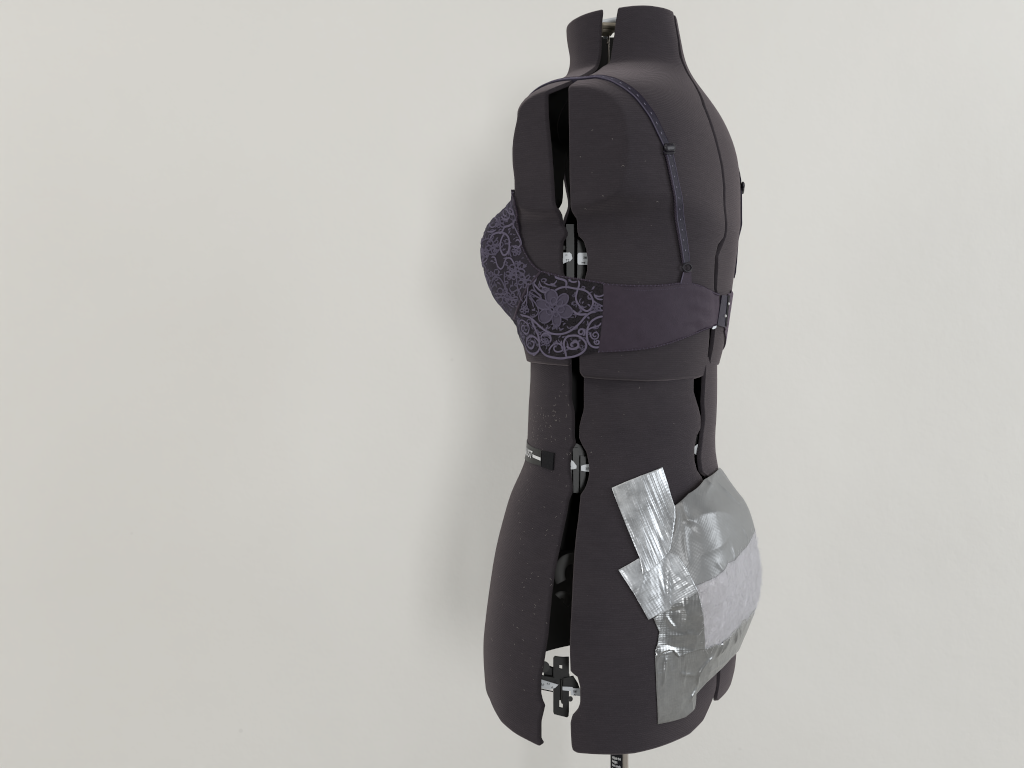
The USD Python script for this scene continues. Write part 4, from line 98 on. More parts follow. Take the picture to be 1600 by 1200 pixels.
 'ridge': {"A":[[1.5,2.2,[[123.28,-0.0967],[125.63,-0.1097],[127.63,-0.1299],[129.81,-0.1439],[133.19,-0.1522],[135.66,-0.1535]]],[0.8,1.5,[[121.35,-0.1009],[124.75,-0.1212],[127.17,-0.1446],[128.89,-0.1564]]],[0.7,1.5,[[118.47,-0.1051],[121.56,-0.1294],[124.54,-0.1506],[126.77,-0.1603]]],[0.6,1.5,[[115.97,-0.1051],[119.59,-0.1335],[123.0,-0.1567],[125.05,-0.1736]]],[1.2,2,[[139.01,-0.1308],[136.68,-0.1413],[135.29,-0.1503]]],[0.35,1.5,[[128.89,-0.096],[130.49,-0.1133],[131.96,-0.1304]]],[-0.9,3,[[134.43,-0.1242],[134.24,-0.1391],[134.35,-0.1486]]],[1.3,1.6,[[123.52,-0.1828],[127.34,-0.1792],[131.54,-0.1726],[134.76,-0.1656]]],[0.5,1.3,[[124.24,-0.1021],[126.53,-0.115],[128.54,-0.1343]]],[0.6,1.6,[[129.96,-0.1555],[130.75,-0.1641],[130.57,-0.1704]]],[0.3,1.2,[[113.99,-0.1051],[117.3,-0.1271],[120.34,-0.1481]]]],"B":[[0.9,1.6,[[122.75,-0.173],[123.72,-0.1846],[122.03,-0.1968],[120.68,-0.2049]]],[1.0,1.7,[[130.39,-0.1774],[130.63,-0.189],[132.83,-0.2042],[133.19,-0.2128]]],[1.1,2,[[134.43,-0.1769],[134.48,-0.1938],[134.25,-0.2065],[134.61,-0.2151]]],[-0.8,1.6,[[132.31,-0.1819],[132.47,-0.1967],[133.75,-0.2075]]],[0.5,1.3,[[115.37,-0.1775],[118.27,-0.1849],[119.47,-0.1944]]],[1.0,2,[[135.16,-0.1685],[136.29,-0.1792],[138.41,-0.1868],[143.96,-0.1934]]],[0.8,1.6,[[135.46,-0.1749],[136.97,-0.1888],[139.93,-0.1985]]],[1.2,1.8,[[142.36,-0.1625],[142.78,-0.1764],[144.37,-0.1871]]],[0.5,1.3,[[125.85,-0.1818],[126.57,-0.1955],[125.96,-0.2069]]],[0.5,1.4,[[128.3,-0.1801],[129.04,-0.1929],[129.79,-0.2078]]]],"C":[[1.8,2.5,[[135.08,-0.2157],[137.43,-0.2149],[139.26,-0.214]]],[-1.2,2.2,[[135.98,-0.2196],[138.31,-0.2188]]],[1.6,2.4,[[133.28,-0.2255],[134.45,-0.23],[136.35,-0.2347]]],[1.2,3,[[133.88,-0.2417],[139.25,-0.2433],[144.0,-0.242]]],[2.2,2.6,[[128.35,-0.2603],[131.32,-0.2565],[134.34,-0.2569],[137.44,-0.2622],[138.78,-0.2648]]],[2.0,2.2,[[139.55,-0.2639],[144.21,-0.2612],[146.8,-0.2597]]],[-1.2,3,[[133.34,-0.2512],[138.38,-0.2547],[144.37,-0.2527]]],[1.0,1.8,[[145.46,-0.2428],[145.56,-0.2564],[144.19,-0.2606]]],[0.9,2.0,[[133.62,-0.2171],[131.51,-0.2294],[128.93,-0.2413]]],[0.7,3,[[140.23,-0.2071],[141.02,-0.218],[141.95,-0.2311]]]],"D":[[2.0,2.2,[[157.2,-0.2697],[152.41,-0.2778],[150.46,-0.2841],[151.09,-0.2963]]],[1.2,1.8,[[162.16,-0.2583],[161.94,-0.2716]]],[1.2,1.8,[[168.59,-0.2581],[165.71,-0.27]]],[1.1,1.8,[[175.86,-0.2535],[179.32,-0.2675]]],[0.9,1.8,[[176.88,-0.2456],[186.02,-0.2662]]],[0.8,2,[[132.32,-0.2649],[131.85,-0.2789],[131.38,-0.2895]]],[0.7,2.5,[[140.08,-0.282],[147.89,-0.2865]]],[1.0,2.2,[[150.81,-0.3012],[146.73,-0.3107]]],[0.8,2.5,[[157.52,-0.2877],[174.75,-0.2848],[192.99,-0.2799]]],[0.6,2,[[142.97,-0.2694],[141.88,-0.2828],[141.69,-0.294]]]],"T1":[[1.3,2.5,[[143.98,-0.1153],[144.37,-0.129],[145.25,-0.1353]]],[1.2,2.5,[[144.39,-0.1342],[147.15,-0.1354]]],[0.9,3,[[186.19,-0.0937],[167.45,-0.1056],[160.42,-0.1109]]],[0.9,2.5,[[180.39,-0.1032],[182.97,-0.116],[191.13,-0.1269]]],[0.9,2,[[166.5,-0.1652],[167.44,-0.1755]]],[0.9,2,[[180.58,-0.1493],[183.78,-0.1618]]],[0.8,2,[[155.23,-0.177],[157.15,-0.1829]]],[-0.8,3.5,[[145.38,-0.1396],[147.53,-0.1481]]],[1,2.5,[[143.05,-0.1395],[142.59,-0.1564],[143.32,-0.1735]]],[0.8,3,[[170.21,-0.096],[168.47,-0.1024],[172.7,-0.1075]]],[0.7,4,[[149.05,-0.1313],[159.12,-0.1285],[173.16,-0.1361]]],[0.5,3,[[146.63,-0.1673],[154.42,-0.1618],[166.21,-0.1518]]],[0.6,2,[[202.08,-0.0924],[206.28,-0.1053],[204.57,-0.1135]]],[0.8,1.6,[[141.47,-0.1225],[140.34,-0.1373],[138.15,-0.152]]]]},
 'padpoly': [[138.91,-0.1897],[142.96,-0.1747],[147.69,-0.1567],[158.31,-0.1399]],
 'band_waist': [[47.75,-0.0632],[63.82,-0.0653],[73.14,-0.0675],[74.36,-0.0836],[67.59,-0.0826],[56.31,-0.0791]],
 'velcro': [[74.67,-0.068],[82.45,-0.0698],[82.52,-0.0871],[75.4,-0.0848]],
 'dash': [[65.98,-0.073],[73.63,-0.0753],[73.9,-0.0785],[66.35,-0.0759]],
 'word': [[50.06,-0.0688],[63.34,-0.0697],[64.33,-0.0765],[55.16,-0.0749]],
 'petals': [[[95.55,0.0691],[94.7,0.0665],[93.26,0.0652],[91.59,0.0656],[90.15,0.0675],[89.34,0.0705],[89.39,0.0737],[90.27,0.0764],[91.75,0.0776],[93.41,0.0772],[94.81,0.0753],[95.59,0.0723]],[[88.82,0.0574],[87.84,0.0582],[87.07,0.0607],[86.74,0.0642],[86.92,0.0678],[87.57,0.0704],[88.5,0.0714],[89.48,0.0705],[90.23,0.068],[90.56,0.0645],[90.39,0.061],[89.75,0.0584]],[[81.25,0.0626],[80.27,0.0652],[80.2,0.0686],[81.06,0.0718],[82.55,0.0741],[84.26,0.0747],[85.73,0.0735],[86.62,0.0709],[86.7,0.0676],[85.96,0.0643],[84.56,0.0621],[82.84,0.0614]],[[79.05,0.0821],[80.04,0.0836],[81.66,0.0838],[83.44,0.0827],[84.92,0.0805],[85.74,0.078],[85.71,0.0756],[84.83,0.0741],[83.3,0.0739],[81.5,0.075],[79.91,0.0771],[79.0,0.0798]],[[86.02,0.0927],[87.44,0.0922],[88.62,0.0899],[89.24,0.0865],[89.16,0.0829],[88.39,0.0801],[87.12,0.0788],[85.69,0.0794],[84.48,0.0817],[83.82,0.0851],[83.92,0.0887],[84.73,0.0915]],[[93.47,0.0874],[94.05,0.0852],[93.94,0.0822],[93.17,0.0791],[91.94,0.0768],[90.58,0.0759],[89.44,0.0767],[88.86,0.0789],[88.98,0.0819],[89.77,0.085],[91.01,0.0873],[92.36,0.0882]]]}


PHI = math.radians(31.0)
FX, FY = -math.cos(PHI), math.sin(PHI)      # the form's forward direction
LX, LY = -math.sin(PHI), -math.cos(PHI)     # the form's left-hand direction


def smooth(x, a, b):
    t = np.clip((x - a) / (b - a), 0, 1)
    return t * t * (3 - 2 * t)


def tab(name, z):
    t = TAB[name]
    return np.interp(z, t[0], t[1])


def wrap(th):
    return (np.asarray(th) + math.pi) % (2 * math.pi) - math.pi


def base_r(kind, th, z):
    th = wrap(th)
    c, s = np.cos(th), np.sin(th)
    d = np.where(c > 0, tab(kind + 'Df', z), tab(kind + 'Db', z))
    n = np.where(c > 0, tab(kind + 'Nf', z), tab(kind + 'Nb', z))
    return ((np.abs(c) / d) ** n + (np.abs(s) / tab(kind + 'W', z)) ** n) ** (-1 / n)


def radius(kind, th, z):
    """Distance of the form's skin from its upright axis: U upper body, L lower body, P lower body with the pad on it."""
    th, z = np.broadcast_arrays(np.asarray(th, float), np.asarray(z, float))
    th = wrap(th)
    if kind == 'U':
        r = base_r('U', th, z)
        cap = .1490 / np.maximum(np.abs(np.sin(th)), .05)          # the flat round ends where arms would be
        k = .0018
        m = np.clip(.5 + .5 * (cap - r) / k, 0, 1)
        r = cap * (1 - m) + r * m - k * m * (1 - m)
        for c in (math.radians(38), -math.radians(38)):
            sg = np.where(np.abs(th) < abs(c), math.radians(24), math.radians(22))
            dd = np.abs(th - c) / sg
            r = r + tab('Bust', z) * np.exp(-np.abs(dd) ** 2.3)
        return r
    r = base_r('L', th, z)
    if kind == 'P':
        a = np.abs(wrap(th - math.pi))
        r = r + tab('Pad', z) * (1 - smooth(a, math.radians(20), math.radians(PADE)))
    return r


def skin(kind, th, z, off=0.0):
    """Points on the skin, pushed out by off along the normal."""
    th, z = np.broadcast_arrays(np.asarray(th, float), np.asarray(z, float))

    def at(t, q):
        r = radius(kind, t, q)
        f, l = r * np.cos(t), r * np.sin(t)
        return np.stack([f * FX + l * LX, f * FY + l * LY, q], -1)
    p = at(th, z)
    e = 2e-3
    n = np.cross(at(th + e * 5, z) - at(th - e * 5, z), at(th, z + e) - at(th, z - e))
    n /= np.linalg.norm(n, axis=-1, keepdims=True)
    if np.ndim(off) or off:
        p = p + n * np.asarray(off)[..., None]
    return p, n


# ---------------------------------------------------------------- helpers
used = {}


def numbered(parent, name):
    k = (parent, name); n = used.get(k, 0); used[k] = n + 1
    return parent + '/' + (name if n == 0 else '%s_%03d' % (name, n))


def tag(o, label=None, cat=None, group=None, kind=None):
    for k, v in (('label', label), ('category', cat), ('group', group), ('kind', kind)):
        if v: o.SetCustomDataByKey(k, v)
    return o


def thing(name, label, cat, loc=(0, 0, 0), group=None):
    x = UsdGeom.Xform.Define(stage, numbered('/World', name)); x.AddTranslateOp().Set(Gf.Vec3d(*loc))
    return tag(x.GetPrim(), label, cat, group)


def obj(name, m, mat, parent=None, smooth=40, uv=None, kind=None, label=None):
    path = numbered(str(parent.GetPath()) if parent else '/World', name)
    g = usdkit.mesh(stage, path, m, mat, smooth=True if uv is not None else smooth, uv=uv)
    return tag(g.GetPrim(), label, kind=kind)


def mat(name, nodes, links=(), surface='p.BSDF'):
    return usdkit.material(stage, '/World/Looks/' + name, nodes, links, surface=surface)


def box(c, s, rz=0.0, bev=0.0):
    c, s = np.array(c, float), np.array(s, float)
    if bev:
        import manifold3d as m3
        pts = [np.array([i, j, k]) * (s / 2 - bev) for i in (-1, 1) for j in (-1, 1) for k in (-1, 1)]
        q = []
        for p in pts:
            for a in range(3):
                for sg in (-1, 1):
                    e = np.zeros(3); e[a] = sg * bev; q.append(p + e)
        m = trimesh.Trimesh(q).convex_hull
    else:
        m = trimesh.creation.box(extents=s)
    m.apply_transform(trimesh.transformations.rotation_matrix(rz, [0, 0, 1])); m.apply_translation(c)
    return m


def cyl(a, b, r, n=24):
    return trimesh.creation.cylinder(radius=r, segment=[a, b], sections=n)


cat = lambda ms: trimesh.util.concatenate(ms)


def lift(p):
    p = np.array(p, float); p[..., 2] += EYE
    return p


def resample(path, step, closed=False):
    q = np.asarray(path, float)
    m = q * np.array([.0023, 1.0])
    keep = np.r_[True, np.linalg.norm(np.diff(m, axis=0), axis=1) > 2e-4]; q, m = q[keep], m[keep]
    s = np.r_[0, np.cumsum(np.linalg.norm(np.diff(m, axis=0), axis=1))]
    n = max(4, int(s[-1] / step) + 1)
    if len(q) < 3:
        return np.stack([np.interp(np.linspace(0, s[-1], n), s, q[:, k]) for k in (0, 1)], 1)
    return CubicSpline(s, q)(np.linspace(0, s[-1], n))


def cord(P, N, w, h, k=8, taper=False, tip=True):
    """A cord of elliptic section lying on a skin: P points, N normals."""
    T = np.gradient(P, axis=0); T /= np.linalg.norm(T, axis=1, keepdims=True) + 1e-12
    S = np.cross(N, T); S /= np.linalg.norm(S, axis=1, keepdims=True) + 1e-12
    a = np.arange(k) / k * 2 * math.pi
    n = len(P)
    sc = np.ones(n)
    if tip: sc[0] = sc[-1] = .35
    if taper: sc *= np.sin(np.linspace(.25, math.pi - .25, n)) ** .5
    V = P[:, None] + sc[:, None, None] * (S[:, None] * (w * np.cos(a))[None, :, None] + N[:, None] * (h * np.sin(a))[None, :, None])
    f = []
    for i in range(n - 1):
        for j in range(k):
            A, B = i * k + j, i * k + (j + 1) % k
            f += [[A, B, B + k], [A, B + k, A + k]]
    f += [[0, j + 1, j] for j in range(1, k - 1)] + [[(n - 1) * k, (n - 1) * k + j, (n - 1) * k + j + 1] for j in range(1, k - 1)]
    return trimesh.Trimesh(V.reshape(-1, 3), f, process=False)


def on_skin(kind, path, off, step=.002):
    q = resample(path, step)
    return skin(kind, np.radians(q[:, 0]), q[:, 1], off)


def skin_cord(kind, path, off, w, h, step=.002, **kw):
    P, N = on_skin(kind, path, off, step)
    return cord(P, N, w, h, **kw)


def solid(V, N, tri, thick):
    """Gives the sheet V (normals N, triangles tri) a thickness inward and closes its border."""
    n = len(V)
    V2 = V - N * thick
    e = np.sort(np.vstack([tri[:, [0, 1]], tri[:, [1, 2]], tri[:, [2, 0]]]), axis=1)
    u, c = np.unique(e, axis=0, return_counts=True)
    bset = {tuple(x) for x in u[c == 1]}
    f = [tri, tri[:, ::-1] + n]
    side = []
    for t in tri:
        for a, b in ((t[0], t[1]), (t[1], t[2]), (t[2], t[0])):
            if (min(a, b), max(a, b)) in bset:
                side += [[b, a, a + n], [b, a + n, b + n]]
    return np.vstack([V, V2]), np.vstack(f + [np.array(side)])


def fill(poly, step):
    """Points and triangles that fill a polygon given in (degrees, height)."""
    S = .0023
    q = np.asarray(poly, float) * [S, 1]
    pg = Polygon(q)
    if not pg.is_valid:
        pg = pg.buffer(0)
        if pg.geom_type != 'Polygon': pg = max(pg.geoms, key=lambda g: g.area)
    ring = np.array(pg.exterior.coords)
    b = []
    for a, c in zip(ring[:-1], ring[1:]):
        n = max(1, int(np.linalg.norm(c - a) / step + .5))
        b += [a + (c - a) * i / n for i in range(n)]
    b = np.array(b)
    x0, y0, x1, y1 = pg.bounds
    gx, gy = np.meshgrid(np.arange(x0, x1, step), np.arange(y0, y1, step * .87))
    gx = gx + (np.arange(gx.shape[0]) % 2)[:, None] * step / 2
    g = np.stack([gx.ravel(), gy.ravel()], 1)
    g = g[shapely.contains_xy(pg.buffer(-step * .55), g[:, 0], g[:, 1])]
    P = np.vstack([b, g])
    tri = Delaunay(P).simplices
    cen = P[tri].mean(1)
    tri = tri[shapely.contains_xy(pg, cen[:, 0], cen[:, 1])]
    a, bb, c = P[tri[:, 0]], P[tri[:, 1]], P[tri[:, 2]]
    ar = (bb[:, 0] - a[:, 0]) * (c[:, 1] - a[:, 1]) - (bb[:, 1] - a[:, 1]) * (c[:, 0] - a[:, 0])
    tri = tri[np.abs(ar) > 1e-10]; ar = ar[np.abs(ar) > 1e-10]
    tri[ar < 0] = tri[ar < 0][:, ::-1]
    edge = np.zeros(len(P)); edge[:len(b)] = 1
    return P / [S, 1], tri, edge


def patch(kind, poly, off, step=.004, thick=.0012, bump=None):
    q, tri, edge = fill(poly, step)
    V, N = skin(kind, np.radians(q[:, 0]), q[:, 1], off)
    if bump is not None: V = V + N * bump(V, q)[:, None]
    return solid(V, N, tri, thick)


# ---------------------------------------------------------------- materials
G3 = lambda v: (v, v * .985, v * .99)
M = {}


def knit(name, col, light, rib=.0021, bumpd=.0007):
    return mat(name, {
        'tc': ('texture_coordinate', {}),
        'rib': ('wave_texture', {'wave_type': 'bands', 'bands_direction': 'y', 'profile': 'sine', 'scale': 2 * math.pi / 20 / rib, 'distortion': 1.6, 'detail': 2.0, 'detail_scale': 2.5, 'detail_roughness': .7}),
        'fz': ('noise_texture', {'scale': 900.0, 'detail': 3.0, 'roughness': .7}),
        'big': ('noise_texture', {'scale': 9.0, 'detail': 4.0, 'roughness': .6}),
        'mp': ('mapping', {'scale': (60, 60, 420)}),
        'st': ('noise_texture', {'scale': 1.0, 'detail': 2.0}),
        'lv': ('voronoi_texture', {'scale': 260.0, 'feature': 'f1'}),
        'lw': ('voronoi_texture', {'scale': 260.0, 'feature': 'f1'}),
        'lint': ('map_range', {'from_min': .16, 'from_max': .06, 'to_min': 0, 'to_max': .5, 'clamp': True}),
        'lp': ('map_range', {'from_min': .50, 'from_max': .72, 'to_min': 0, 'to_max': 1.0, 'clamp': True}),
        'lm': ('math', {'math_type': 'multiply'}),
        'sp': ('separate_color', {}),
        'lpick': ('math', {'math_type': 'greater_than', 'value2': .8}),
        'lm2': ('math', {'math_type': 'multiply'}),
        'r1': ('rgb_ramp', {'ramp': [(0, tuple(c * .42 for c in col)), (.5, col), (1, tuple(c * 1.85 for c in col))]}),
        'mixf': ('mix', {'mix_type': 'mix', 'fac': .13}),
        'mixs': ('mix', {'mix_type': 'mix', 'fac': .25}),
        'dust': ('mix', {'mix_type': 'mix', 'color2': light}),
        'dp': ('map_range', {'from_min': .42, 'from_max': .75, 'to_min': 0, 'to_max': .22, 'clamp': True}),
        'lmix': ('mix', {'mix_type': 'mix', 'color2': (.32, .29, .27)}),
        'rs': ('math', {'math_type': 'multiply', 'value2': .3}), 'hs': ('math', {'math_type': 'multiply_add', 'value2': .6}),
        'b': ('bump', {'strength': .55, 'distance': bumpd}),
        'p': ('principled_bsdf', {'roughness': .93, 'specular_ior_level': .12, 'sheen_weight': .38, 'sheen_roughness': .45, 'sheen_tint': (.72, .62, .64)}),
    }, [('tc.UV', 'rib.vector'), ('tc.object', 'fz.vector'), ('tc.object', 'big.vector'), ('tc.object', 'mp.vector'), ('mp.vector', 'st.vector'), ('tc.object', 'lv.vector'),
        ('fz.fac', 'mixf.color1'), ('rib.fac', 'mixf.color2'), ('mixf.color', 'mixs.color1'), ('st.fac', 'mixs.color2'), ('mixs.color', 'r1.fac'),
        ('big.fac', 'dp.value'), ('dp.result', 'dust.fac'), ('r1.color', 'dust.color1'),
        ('lv.distance', 'lint.value'), ('big.fac', 'lp.value'), ('lint.result', 'lm.value1'), ('lp.result', 'lm.value2'), ('lv.color', 'sp.color'), ('sp.r', 'lpick.value1'), ('lm.value', 'lm2.value1'), ('lpick.value', 'lm2.value2'),
        ('lm2.value', 'lmix.fac'), ('dust.color', 'lmix.color1'), ('lmix.color', 'p.base_color'),
        ('fz.fac', 'hs.value1'), ('rib.fac', 'rs.value1'), ('rs.value', 'hs.value3'), ('hs.value', 'b.height'), ('b.normal', 'p.normal')])


M['knit'] = knit('charcoal_knit', (.0345, .0300, .0355), (.080, .068, .072))
M['black'] = mat('black_plastic', {'p': ('principled_bsdf', {'base_color': (.006, .006, .006), 'roughness': .55, 'specular_ior_level': .2})})
M['blacksat'] = mat('satin_black_plastic', {'n': ('noise_texture', {'scale': 220.0}), 'b': ('bump', {'strength': .15, 'distance': .0004}), 'p': ('principled_bsdf', {'base_color': (.013, .014, .014), 'roughness': .42})}, [('n.fac', 'b.height'), ('b.normal', 'p.normal')])
M['greystrap'] = mat('dull_grey_plastic', {'p': ('principled_bsdf', {'base_color': (.026, .026, .024), 'roughness': .5})})
M['whiteplastic'] = mat('white_plastic', {'p': ('principled_bsdf', {'base_color': (.72, .76, .80), 'roughness': .35})})
M['beige'] = mat('beige_plastic', {'p': ('principled_bsdf', {'base_color': (.36, .32, .25), 'roughness': .5})})
M['ink'] = mat('black_ink', {'p': ('principled_bsdf', {'base_color': (.007, .007, .009), 'roughness': .7, 'specular_ior_level': .2})})
M['print'] = mat('white_print', {'p': ('principled_bsdf', {'base_color': (.75, .76, .77), 'roughness': .5})})
M['steel'] = mat('brushed_steel', {'tc': ('texture_coordinate', {}), 'n': ('noise_texture', {'scale': 40.0, 'detail': 3.0}), 'b': ('bump', {'strength': .08, 'distance': .0003}), 'p': ('principled_bsdf', {'base_color': (.50, .46, .42), 'metallic': 1.0, 'roughness': .28})}, [('tc.object', 'n.vector'), ('n.fac', 'b.height'), ('b.normal', 'p.normal')])


def cloth(name, col, rough=.8, sheen=.25, tint=(.6, .55, .8), alpha=None, weave=.0006):
    nodes = {'tc': ('texture_coordinate', {}), 'n': ('noise_texture', {'scale': 1300.0, 'detail': 2.0}), 'm': ('noise_texture', {'scale': 120.0, 'detail': 4.0, 'roughness': .65}),
             'mx': ('mix', {'fac': .5}), 'r': ('rgb_ramp', {'ramp': [(.2, tuple(c * .72 for c in col)), (.8, tuple(c * 1.3 for c in col))]}),
             'b': ('bump', {'strength': .5, 'distance': weave}),
             'p': ('principled_bsdf', {'roughness': rough, 'specular_ior_level': .2, 'sheen_weight': sheen, 'sheen_roughness': .4, 'sheen_tint': tint})}
    links = [('tc.object', 'n.vector'), ('tc.object', 'm.vector'), ('n.fac', 'mx.color1'), ('m.fac', 'mx.color2'), ('mx.color', 'r.fac'), ('r.color', 'p.base_color'), ('n.fac', 'b.height'), ('b.normal', 'p.normal')]
    if alpha is None: return mat(name, nodes, links)
    nodes.update({'vv': ('voronoi_texture', {'scale': 620.0, 'feature': 'distance_to_edge'}), 'a': ('map_range', {'from_min': .10, 'from_max': .2, 'to_min': 0.0, 'to_max': 1 - alpha}),
                  't': ('transparent_bsdf', {}), 'mc': ('mix_closure', {})})
    links += [('tc.object', 'vv.vector'), ('vv.distance', 'a.value'), ('a.result', 'mc.fac'), ('p.BSDF', 'mc.closure1'), ('t.BSDF', 'mc.closure2')]
    return mat(name, nodes, links, 'mc.closure')


M['net'] = cloth('dark_lace_net', (.020, .017, .021), alpha=.45)
M['cupcloth'] = cloth('padded_cup_cloth', (.022, .018, .025))
M['cordm'] = cloth('violet_grey_lace_cord', (.126, .110, .163), sheen=.2)
M['threadm'] = cloth('fine_lace_thread', (.095, .083, .124), sheen=.2)
M['petalm'] = cloth('petal_thread', (.068, .059, .088), sheen=.2)
M['bandm'] = cloth('purple_black_band', (.0390, .0285, .0425), rough=.65, sheen=.3, tint=(.72, .56, .74))
M['strapm'] = cloth('satin_strap', (.021, .018, .030), rough=.5, sheen=.2)
M['edgem'] = cloth('strap_edge_cord', (.10, .088, .13), rough=.6)
M['stitchm'] = cloth('pale_stitching', (.24, .22, .29), rough=.7)
M['ringm'] = mat('dark_coated_metal', {'p': ('principled_bsdf', {'base_color': (.014, .012, .018), 'roughness': .4, 'specular_ior_level': .4})})
M['hookm'] = mat('bare_hook_metal', {'p': ('principled_bsdf', {'base_color': (.85, .85, .85), 'roughness': .3})})


def tape_mat(name, col, rough, streak, metal, mott=1.0):
    return mat(name, {
        'tc': ('texture_coordinate', {}),
        'w1': ('wave_texture', {'wave_type': 'bands', 'bands_direction': 'x', 'scale': 2 * math.pi / 20 / .0021, 'distortion': .8, 'detail': 1.0}),
        'w2': ('wave_texture', {'wave_type': 'bands', 'bands_direction': 'y', 'scale': 2 * math.pi / 20 / .0030, 'distortion': .8, 'detail': 1.0}),
        'mx': ('mix', {'fac': .5}),
        'n': ('noise_texture', {'scale': 70.0, 'detail': 4.0, 'roughness': .6}),
        'mp': ('mapping', {'scale': (420, 38, 1)}), 'ns': ('noise_texture', {'scale': 1.0, 'detail': 3.0, 'distortion': .6}),
        'h1': ('math', {'math_type': 'multiply_add', 'value2': .16}), 'nss': ('math', {'math_type': 'multiply', 'value2': streak}), 'h2': ('math', {'math_type': 'multiply_add', 'value2': .45 * mott}),
        'b': ('bump', {'strength': .62, 'distance': .00075}),
        'rr': ('map_range', {'from_min': .3, 'from_max': .7, 'to_min': rough - .07 * mott, 'to_max': rough + .12 * mott}),
        'cr': ('rgb_ramp', {'ramp': [(.3, tuple(c * (1 - .15 * mott) for c in col)), (.7, tuple(min(1, c * (1 + .12 * mott)) for c in col))]}),
        'p': ('principled_bsdf', {'metallic': metal, 'roughness': rough}),
    }, [('tc.UV', 'w1.vector'), ('tc.UV', 'w2.vector'), ('w1.fac', 'mx.color1'), ('w2.fac', 'mx.color2'), ('tc.object', 'n.vector'), ('tc.UV', 'mp.vector'), ('mp.vector', 'ns.vector'),
        ('mx.color', 'h1.value1'), ('ns.fac', 'nss.value1'), ('nss.value', 'h1.value3'), ('n.fac', 'h2.value1'), ('h1.value', 'h2.value3'), ('h2.value', 'b.height'), ('b.normal', 'p.normal'), ('n.fac', 'rr.value'), ('rr.result', 'p.roughness'), ('n.fac', 'cr.fac'), ('cr.color', 'p.base_color')])


M['tape'] = tape_mat('silver_cloth_tape', (.50, .515, .53), .34, .30, .55)
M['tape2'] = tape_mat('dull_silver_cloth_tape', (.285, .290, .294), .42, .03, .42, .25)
M['tape3'] = tape_mat('shaded_silver_cloth_tape', (.33, .335, .335), .30, .10, .72, .4)  # darker copy of the tape, shade of the downward side put in its colour
M['batting'] = mat('white_batting', {'tc': ('texture_coordinate', {}), 'n': ('noise_texture', {'scale': 45.0, 'detail': 5.0, 'roughness': .7}), 'n2': ('noise_texture', {'scale': 600.0, 'detail': 3.0}), 'b': ('bump', {'strength': .4, 'distance': .0010}), 'mx': ('mix', {'fac': .4}), 'r': ('rgb_ramp', {'ramp': [(.3, (.67, .655, .69)), (.7, (.75, .735, .77))]}), 'p': ('principled_bsdf', {'roughness': 1.0, 'specular_ior_level': .05, 'sheen_weight': .4})},
                   [('tc.object', 'n.vector'), ('tc.object', 'n2.vector'), ('n.fac', 'mx.color1'), ('n2.fac', 'mx.color2'), ('mx.color', 'b.height'), ('b.normal', 'p.normal'), ('n.fac', 'r.fac'), ('r.color', 'p.base_color')])
M['fibre'] = mat('batting_fibre', {'p': ('principled_bsdf', {'base_color': (.74, .735, .755), 'roughness': .9})})
M['lint'] = mat('pale_lint', {'p': ('principled_bsdf', {'base_color': (.36, .33, .31), 'roughness': .9})})
M['wall'] = mat('off_white_paint', {'tc': ('texture_coordinate', {}), 'n': ('noise_texture', {'scale': 2.3, 'detail': 5.0, 'roughness': .55}), 'f': ('noise_texture', {'scale': 140.0, 'detail': 4.0, 'roughness': .6}), 'm': ('noise_texture', {'scale': 14.0, 'detail': 3.0}), 'h': ('math', {'math_type': 'multiply_add', 'value2': 6.0}),
                'r': ('rgb_ramp', {'ramp': [(.3, (.80, .787, .750)), (.7, (.825, .814, .778))]}), 'vs': ('voronoi_texture', {'scale': 5.0, 'feature': 'f1'}), 'sk': ('map_range', {'from_min': .022, 'from_max': .012, 'to_min': 0, 'to_max': .16, 'clamp': True}), 'sm': ('mix', {'color2': (.45, .43, .40)}), 'b': ('bump', {'strength': .4, 'distance': .0008}), 'p': ('principled_bsdf', {'roughness': .75, 'specular_ior_level': .25})},
                [('tc.object', 'n.vector'), ('tc.object', 'f.vector'), ('tc.object', 'm.vector'), ('n.fac', 'r.fac'), ('tc.object', 'vs.vector'), ('vs.distance', 'sk.value'), ('sk.result', 'sm.fac'), ('r.color', 'sm.color1'), ('sm.color', 'p.base_color'), ('m.fac', 'h.value1'), ('f.fac', 'h.value3'), ('h.value', 'b.height'), ('b.normal', 'p.normal')])
M['floor'] = mat('grey_floor', {'p': ('principled_bsdf', {'base_color': (.38, .36, .33), 'roughness': .6})})

# ---------------------------------------------------------------- the setting: a plain wall, and the floor that the stand rests on
tag(obj('wall', box((-.1, WALL_Y + .05, 1.35), (7, .1, 2.7)), M['wall'], smooth=False), 'plain off white painted wall behind the form', 'wall', kind='structure')
tag(obj('floor', box((-.1, WALL_Y - 2.0, -.01), (7, 4.0, .02)), M['floor'], smooth=False), 'plain floor under the stand', 'floor', kind='structure')

# ---------------------------------------------------------------- the dress form
form = thing('dress_form', 'adjustable dress form covered in charcoal knit, wearing a bra and silver tape', 'dress form')


def curve(pts):
    """A panel edge: (degrees, height) pairs -> angle as a function of height."""
    a = np.array(sorted(pts, key=lambda q: q[1]))
    z = a[:, 1] + np.arange(len(a)) * 1e-7
    return lambda q: np.radians(np.interp(q, z, a[:, 0]))


